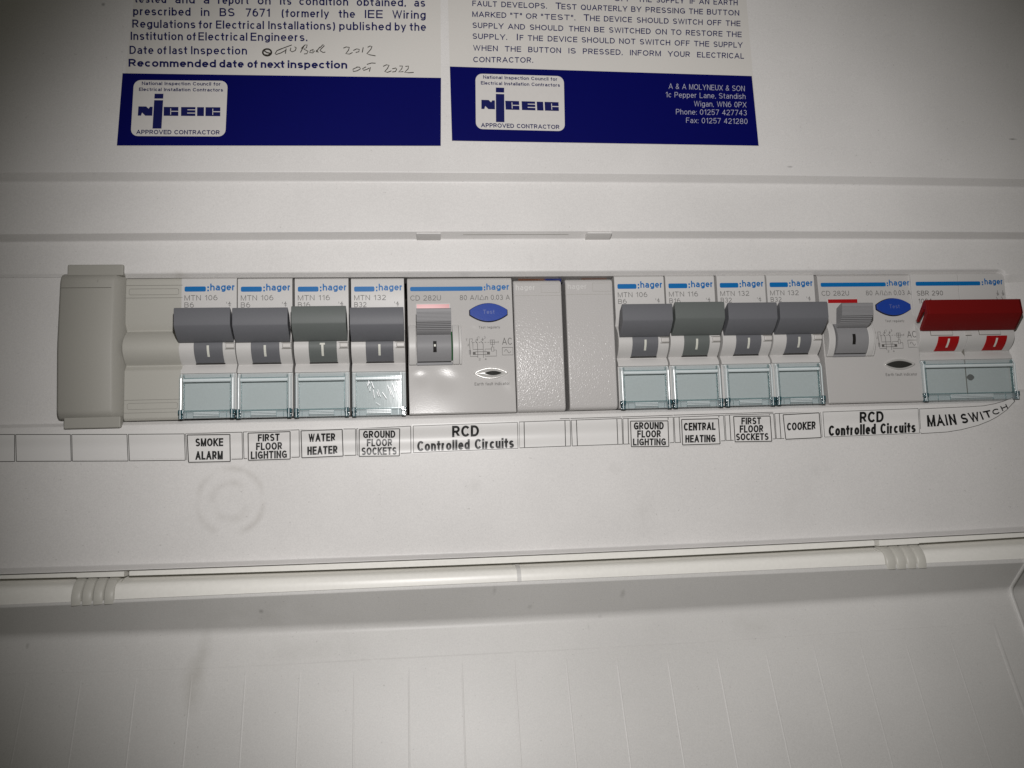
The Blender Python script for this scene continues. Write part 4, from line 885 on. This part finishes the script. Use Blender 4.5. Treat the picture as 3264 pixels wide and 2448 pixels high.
G2 = 'captions stuck under the breakers'
def caption(name, lab, q, lines, lift=0.16, border=0.3, grow=4, cat='label', bold=0.03):
    mb = MB(); sheet(mb, q, strip_h, lift, 'paper', grow); frame(mb, q, strip_h, lift + 0.05, border, 'line')
    o = mb.build(name); tag(o, lab, cat, G2)
    t = MB(); f = on(strip_h, lift + 0.07)
    for s, qq in lines: put_text(t, s, 'black', lambda u, v, qq=qq: f(*quad_at(qq, u, v)), bold, follow=True)
    t.build('lettering', o); return o
def tb(c, x0, x1, l, r): return [c(x0, l[0]), c(x1, r[0]), c(x1, r[1]), c(x0, l[1])]
caption('circuit_label', 'white caption reading SMOKE ALARM in black capitals', [cA(205, 258), cA(958, 248), cA(965, 725), cA(230, 740)],
        [('SMOKE', tb(cA, 350, 842, (318, 460), (312, 455))), ('ALARM', tb(cA, 350, 835, (545, 695), (538, 688)))])
caption('circuit_label', 'white caption reading FIRST FLOOR LIGHTING', [cA(1278, 225), cA(2018, 197), cA(2020, 682), cA(1285, 705)],
        [('FIRST', tb(cA, 1450, 1835, (245, 373), (230, 362))), ('FLOOR', tb(cA, 1418, 1880, (395, 527), (382, 515))), ('LIGHTING', tb(cA, 1325, 1965, (548, 685), (528, 662)))])
caption('circuit_label', 'white caption reading WATER HEATER', [cB(220, 240), cB(945, 215), cB(962, 685), cB(235, 715)],
        [('WATER', tb(cB, 350, 825, (292, 436), (280, 420))), ('HEATER', tb(cB, 330, 865, (518, 668), (497, 642)))])
caption('circuit_label', 'white caption reading GROUND FLOOR SOCKETS', [cB(1245, 218), cB(1958, 203), cB(1952, 682), cB(1243, 690)],
        [('GROUND', tb(cB, 1312, 1882, (240, 370), (232, 362))), ('FLOOR', tb(cB, 1378, 1828, (385, 515), (380, 510))), ('SOCKETS', tb(cB, 1285, 1905, (532, 668), (525, 660)))])
caption('circuit_label', 'wide caption reading RCD Controlled Circuits, under the glare spotted switch', [cC(207, 265), cC(2042, 200), cC(2052, 658), cC(212, 735)],
        [('RCD', tb(cC, 890, 1365, (262, 462), (250, 447))), ('Controlled Circuits', tb(cC, 275, 1980, (530, 712), (468, 650)))], 0.1, 0.16, 5)
caption('circuit_label', 'white caption reading GROUND FLOOR LIGHTING', [cE(272, 235), cE(932, 230), cE(948, 680), cE(288, 685)],
        [('GROUND', tb(cE, 330, 858, (255, 385), (250, 380))), ('FLOOR', tb(cE, 390, 808, (398, 525), (393, 522))), ('LIGHTING', tb(cE, 315, 897, (542, 664), (537, 660)))])
caption('circuit_label', 'white caption reading CENTRAL HEATING', [cE(1172, 205), cE(1820, 192), cE(1850, 635), cE(1190, 655)],
        [('CENTRAL', tb(cE, 1210, 1770, (265, 405), (255, 390))), ('HEATING', tb(cE, 1237, 1770, (482, 614), (472, 604)))])
caption('circuit_label', 'white caption reading FIRST FLOOR SOCKETS', [cF(318, 208), cF(962, 200), cF(992, 645), cF(345, 655)],
        [('FIRST', tb(cF, 455, 802, (228, 350), (222, 344))), ('FLOOR', tb(cF, 425, 842, (365, 495), (357, 487))), ('SOCKETS', tb(cF, 360, 935, (507, 630), (500, 622)))])
caption('circuit_label', 'white caption reading COOKER', [cF(1190, 178), cF(1825, 143), cF(1862, 580), cF(1238, 610)], [('COOKER', tb(cF, 1258, 1765, (320, 458), (292, 436)))])
caption('circuit_label', 'wide caption reading RCD Controlled Circuits, next to MAIN SWITCH caption', [cG(345, 240), cG(2022, 178), cG(2050, 612), cG(375, 682)],
        [('RCD', tb(cG, 992, 1415, (238, 432), (222, 418))), ('Controlled Circuits', tb(cG, 445, 1980, (478, 664), (415, 600)))], 0.1, 0.16, 5)
# main switch caption: tapering, curved up at its right end
mb = MB()
tp = [(350, 352), (850, 329), (1250, 312), (1500, 296), (1700, 258), (1850, 215), (1950, 175), (2000, 150)]
bt = [(378, 787), (850, 757), (1100, 717), (1400, 640), (1600, 560), (1750, 480), (1900, 370), (2045, 215)]
f = on(strip_h, 0.10)
rows = [[f(*cH(a[0] + (b[0] - a[0]) * j / 24, a[1] + (b[1] - a[1]) * j / 24)) for a, b in zip(tp, bt)] for j in range(25)]
mb.grid(rows, 'paper')
f = on(strip_h, 0.15)
ribbon(mb, [f(*cH(*p)) for p in [(365, 352)] + tp[1:]], 0.16, 'line'); ribbon(mb, [f(*cH(*p)) for p in [(392, 785)] + bt[1:]], 0.16, 'line')
ribbon(mb, [f(*cH(*p)) for p in ((365, 352), (375, 570), (392, 785))], 0.16, 'line'); ribbon(mb, [f(*cH(*p)) for p in ((2000, 150), (2045, 215))], 0.3, 'line')
o = mb.build('circuit_label'); tag(o, 'tapering caption reading MAIN SWITCH, curling upward at its end', 'label', G2)
t = MB(); f = on(strip_h, 0.17)
for ch, q in (('M', [(493, 462), (630, 455), (655, 658), (505, 665)]), ('A', [(675, 452), (755, 447), (820, 650), (672, 657)]), ('I', [(808, 450), (835, 448), (878, 640), (840, 645)]), ('N', [(868, 445), (985, 440), (1028, 628), (905, 640)]),
              ('S', [(1080, 440), (1190, 428), (1235, 600), (1105, 612)]), ('W', [(1205, 425), (1395, 402), (1440, 560), (1270, 588)]), ('I', [(1418, 402), (1450, 398), (1515, 535), (1475, 545)]), ('T', [(1475, 395), (1605, 368), (1645, 490), (1545, 518)]),
              ('C', [(1635, 365), (1755, 335), (1790, 430), (1665, 465)]), ('H', [(1785, 305), (1890, 265), (1932, 345), (1828, 392)])):
    qq = [cH(*p) for p in q]; put_text(t, ch, 'black', lambda u, v, qq=qq: f(*quad_at(qq, u, v)), 0.03, follow=True)
t.build('lettering', o)

# ------------------------------------------------------------------ the two notices on the hood
def p1(X, Y): return (300 + X / 1.9235, Y / 1.9235)
def p2(X, Y): return (1400 + X / 2.011, Y / 2.011)
def p4(X, Y): return (380 + X / 5.821, 220 + Y / 5.821)
def pw(X, Y): return (820 + X / 3.95, 120 + Y / 3.95)

def words(mb, c, ws, x0, y0, x1, y1, cap, m, bold=0.0, lift=0.16):
    f = on(notice_h, lift)
    for s, a, b in ws:
        ya = y0 + (y1 - y0) * (a - x0) / (x1 - x0); yb = y0 + (y1 - y0) * (b - x0) / (x1 - x0)
        q = [c(a, ya - cap), c(b, yb - cap), c(b, yb), c(a, ya)]
        put_text(mb, s, m, lambda u, v, q=q: f(*quad_at(q, u, v)), bold)

LOGO_Q = [(265, 210), (2015, 225), (1985, 1255), (215, 1245)]
def logo_uv(X, Y):
    v = 1 - (Y - 210) / 1040; xl = 215 + 50 * v; xr = 1985 + 30 * v
    return (X - xl) / (xr - xl), v
def badge(parent, q):
    """white rounded badge with the scheme's block letters"""
    f = on(notice_h, 0.15)
    mb = MB(); out = rounded(0, 1, 0, 1, 0.09, 6)
    out = [(x if 0.1 < x < 0.9 else x, z) for x, z in out]
    rr = []
    for cx, cz, a0 in ((1 - .075, 1 - .12, 0), (.075, 1 - .12, 90), (.075, .12, 180), (1 - .075, .12, 270)):
        for k in range(7):
            a = math.radians(a0 + 15 * k); rr.append((cx + .075 * math.cos(a), cz + .12 * math.sin(a)))
    mb.flat([f(*quad_at(q, u, v)) for u, v in rr], 'panelw'); o = mb.build('badge', parent)
    mb = MB(); f = on(notice_h, 0.2)
    def pg(pts, m, l=0.2):
        g = on(notice_h, l); mb.flat([g(*quad_at(q, *logo_uv(*p))) for p in pts], m)
    pg([(355, 700), (500, 700), (545, 742), (485, 872), (425, 815), (405, 872), (345, 872)], 'navytext'); pg([(545, 742), (570, 705), (622, 705), (615, 872), (485, 872)], 'navytext')
    pg([(655, 462), (820, 462), (815, 552), (650, 552)], 'navytext'); pg([(648, 582), (815, 582), (790, 1110), (622, 1110)], 'navytext')
    for a, b in ((828, 1102), (1152, 1420), (1452, 1580), (1608, 1885)): pg([(a, 706), (b, 706), (b, 872), (a, 872)], 'navytext')
    for x0, y0, x1, y1 in ((952, 735, 966, 850), (960, 780, 1105, 795), (1272, 750, 1422, 765), (1268, 811, 1420, 826), (1738, 735, 1752, 850), (1745, 782, 1888, 798)): pg([(x0, y0), (x1, y0), (x1, y1), (x0, y1)], 'panelw', 0.23)
    for s, x0, x1, yt, yb in (('National Inspection Council for', 415, 1885, 238, 302), ('Electrical Installation Contractors', 362, 1930, 350, 413), ('APPROVED CONTRACTOR', 320, 1880, 1135, 1215)):
        put_text(mb, s, 'navytext', lambda u, v: f(*quad_at(q, *logo_uv(x0 + (x1 - x0) * u, yb + (yt - yb) * v))), 0.022)
    mb.build('emblem', o); return o

G3 = 'notices stuck on the hood'
mb = MB(); sheet(mb, [p1(290, -400), p1(2122, -400), p1(2128, 897), p1(139, 897)], notice_h, 0.06, 'notice', 0, 4, 4)
lf = on(notice_h, 0.075); ribbon(mb, [lf(*p1(186, 300)), lf(*p1(173, 450))], 0.1, 'panelw')
n1 = mb.build('inspection_notice'); tag(n1, 'white notice with handwritten inspection dates over a navy band, on the hood', 'notice', G3)
mb = MB(); sheet(mb, [p1(175, 450), p1(2127, 478), p1(2125, 895), p1(140, 893)], notice_h, 0.10, 'navy', 0, 6, 3); mb.build('navy_band', n1)
badge(n1, [p1(245, 492), p1(820, 497), p1(805, 838), p1(225, 835)])
mb = MB(); T = 'navytext'
words(mb, p1, [('tested', 250, 443), ('and', 498, 618), ('a', 672, 708), ('report', 760, 950), ('on', 1003, 1083), ('its', 1140, 1210), ('condition', 1258, 1558), ('obtained,', 1610, 1912), ('as', 1962, 2030)], 250, 18, 2030, 43, 50, T, 0.013)
words(mb, p1, [('prescribed', 240, 592), ('in', 655, 708), ('BS', 770, 862), ('7671', 930, 1080), ('(formerly', 1150, 1440), ('the', 1500, 1600), ('IEE', 1660, 1770), ('Wiring', 1828, 2033)], 240, 94, 2033, 117, 50, T, 0.013)
words(mb, p1, [('Regulations', 235, 622), ('for', 642, 728), ('Electrical', 748, 1042), ('Installations)', 1068, 1478), ('published', 1503, 1820), ('by', 1843, 1912), ('the', 1935, 2035)], 235, 171, 2035, 191, 50, T, 0.013)
words(mb, p1, [('Institution', 225, 545), ('of', 568, 625), ('Electrical', 640, 940), ('Engineers.', 960, 1308)], 225, 246, 1308, 254, 50, T, 0.013)
words(mb, p1, [('Date', 218, 365), ('of', 388, 445), ('last', 462, 572), ('Inspection', 595, 938)], 218, 332, 938, 336, 50, T, 0.013)
words(mb, p1, [('Recommended', 212, 748), ('date', 768, 918), ('of', 940, 1003), ('next', 1022, 1168), ('inspection', 1187, 1552)], 212, 410, 1552, 422, 48, T, 0.03)
mb.build('lettering', n1)
mb = MB(); f = on(notice_h, 0.17)
def pen(pts, w=0.28): ribbon(mb, [f(*pw(*p)) for p in pts], w, 'pen')
pen([(125 + 55 * math.cos(a / 2.0), 188 + 43 * math.sin(a / 2.0)) for a in range(14)], 0.55); pen([(85, 165), (120, 190), (165, 200)], 0.4); pen([(75, 215), (130, 225), (175, 205)], 0.45)
for pts in ([(310, 140), (250, 165), (225, 205), (240, 215), (300, 195), (360, 162)], [(255, 165), (340, 130), (435, 95)], [(365, 140), (355, 205)], [(425, 130), (415, 165), (440, 182), (480, 165), (492, 130), (470, 118)],
            [(590, 110), (565, 150), (545, 190)], [(555, 140), (600, 95), (630, 95), (620, 130), (585, 145), (640, 175), (625, 205), (590, 208)], [(710, 150), (670, 165), (660, 190), (700, 195), (725, 170), (690, 172)],
            [(790, 120), (740, 185)], [(745, 160), (770, 190)], [(790, 130), (830, 90), (845, 105), (800, 150), (790, 165), (830, 190), (858, 185)],
            [(1085, 135), (1120, 120), (1160, 125), (1150, 160), (1115, 205), (1160, 210), (1200, 190)], [(1210, 165), (1250, 145), (1285, 150), (1280, 180), (1240, 190)], [(1335, 125), (1322, 190)],
            [(1390, 125), (1420, 108), (1445, 115), (1430, 150), (1380, 205), (1420, 220), (1490, 232)], [(1260, 375), (1205, 400), (1210, 430), (1260, 420), (1300, 395), (1290, 375), (1250, 372)],
            [(1370, 370), (1325, 395), (1340, 415), (1385, 400), (1410, 385)], [(1380, 340), (1440, 322), (1490, 325)], [(1425, 375), (1412, 430)], [(1585, 365), (1625, 345), (1660, 350), (1640, 390), (1605, 430), (1640, 440), (1690, 420)],
            [(1700, 395), (1745, 385), (1755, 400), (1740, 430), (1700, 435)], [(1790, 360), (1830, 360), (1820, 395), (1780, 435), (1840, 430)], [(1865, 365), (1905, 360), (1900, 395), (1855, 440), (1910, 445), (1970, 440)]): pen(pts)
mb.build('handwriting', n1)

mb = MB(); sheet(mb, [p2(45, -400), p2(1935, -400), p2(2049, 938), p2(80, 906)], notice_h, 0.06, 'notice', 0, 4, 4)
n2 = mb.build('test_notice'); tag(n2, 'white notice about quarterly testing over a navy band with a contractor address', 'notice', G3)
mb = MB(); sheet(mb, [p2(68, 427), p2(2003, 488), p2(2047, 935), p2(82, 903)], notice_h, 0.10, 'navy', 0, 6, 3); mb.build('navy_band', n2)
badge(n2, [p2(232, 473), p2(798, 490), p2(805, 842), p2(235, 828)])
mb = MB(); cp = 35
def big(ws, *a):
    words(mb, p2, ws, *a, cp, T, 0.012)
big([('OFF', 1120, 1230), ('THE', 1275, 1362), ('SUPPLY', 1390, 1570), ('IF', 1605, 1640), ('AN', 1665, 1730), ('EARTH', 1757, 1912)], 210, -25, 1912, 36)
big([('FAULT', 212, 370), ('DEVELOPS.', 398, 690), ('EST', 783, 880), ('QUARTERLY', 907, 1205), ('BY', 1230, 1295), ('PRESSING', 1322, 1575), ('THE', 1600, 1690), ('BUTTON', 1715, 1922)], 212, 40, 1922, 102)
big([('MARKED', 212, 430), ('"T"', 455, 530), ('OR', 555, 628), ('"TEST".', 652, 872), ('HE', 966, 1030), ('DEVICE', 1055, 1235), ('SHOULD', 1265, 1470), ('SWITCH', 1497, 1688), ('OFF', 1715, 1808), ('THE', 1835, 1930)], 212, 109, 1930, 170)
big([('SUPPLY', 213, 412), ('AND', 440, 550), ('SHOULD', 580, 795), ('THEN', 830, 965), ('BE', 992, 1058), ('SWITCHED', 1088, 1355), ('ON', 1385, 1458), ('TO', 1485, 1552), ('RESTORE', 1580, 1815), ('THE', 1840, 1938)], 213, 180, 1938, 240)
big([('SUPPLY.', 213, 435), ('F', 515, 540), ('THE', 567, 665), ('DEVICE', 695, 885), ('SHOULD', 912, 1125), ('NOT', 1153, 1257), ('SWITCH', 1285, 1480), ('OFF', 1508, 1605), ('THE', 1632, 1730), ('SUPPLY', 1757, 1943)], 213, 250, 1943, 308)
big([('WHEN', 217, 375), ('THE', 420, 525), ('BUTTON', 570, 780), ('IS', 828, 875), ('PRESSED,', 920, 1175), ('INFORM', 1222, 1420), ('YOUR', 1465, 1607), ('ELECTRICAL', 1652, 1953)], 217, 325, 1953, 378)
big([('CONTRACTOR.', 218, 602)], 218, 400, 602, 404)
cp = 42
big([('T', 745, 782)], 212, 40, 1922, 102); big([('T', 925, 962)], 212, 109, 1930, 170); big([('I', 497, 506)], 213, 250, 1943, 308)
for s, x0, x1, y0, y1 in (('A & A MOLYNEUX & SON', 1470, 1957, 570, 586), ('1c Pepper Lane, Standish', 1450, 1962, 624, 636), ('Wigan, WN6 0PX', 1632, 1968, 682, 690), ('Phone: 01257 427743', 1517, 1970, 734, 741), ('Fax: 01257 421280', 1582, 1975, 789, 796)):
    words(mb, p2, [(s, x0, x1)], x0, y0, x1, y1, 34, 'addr', -0.012)
mb.build('lettering', n2)
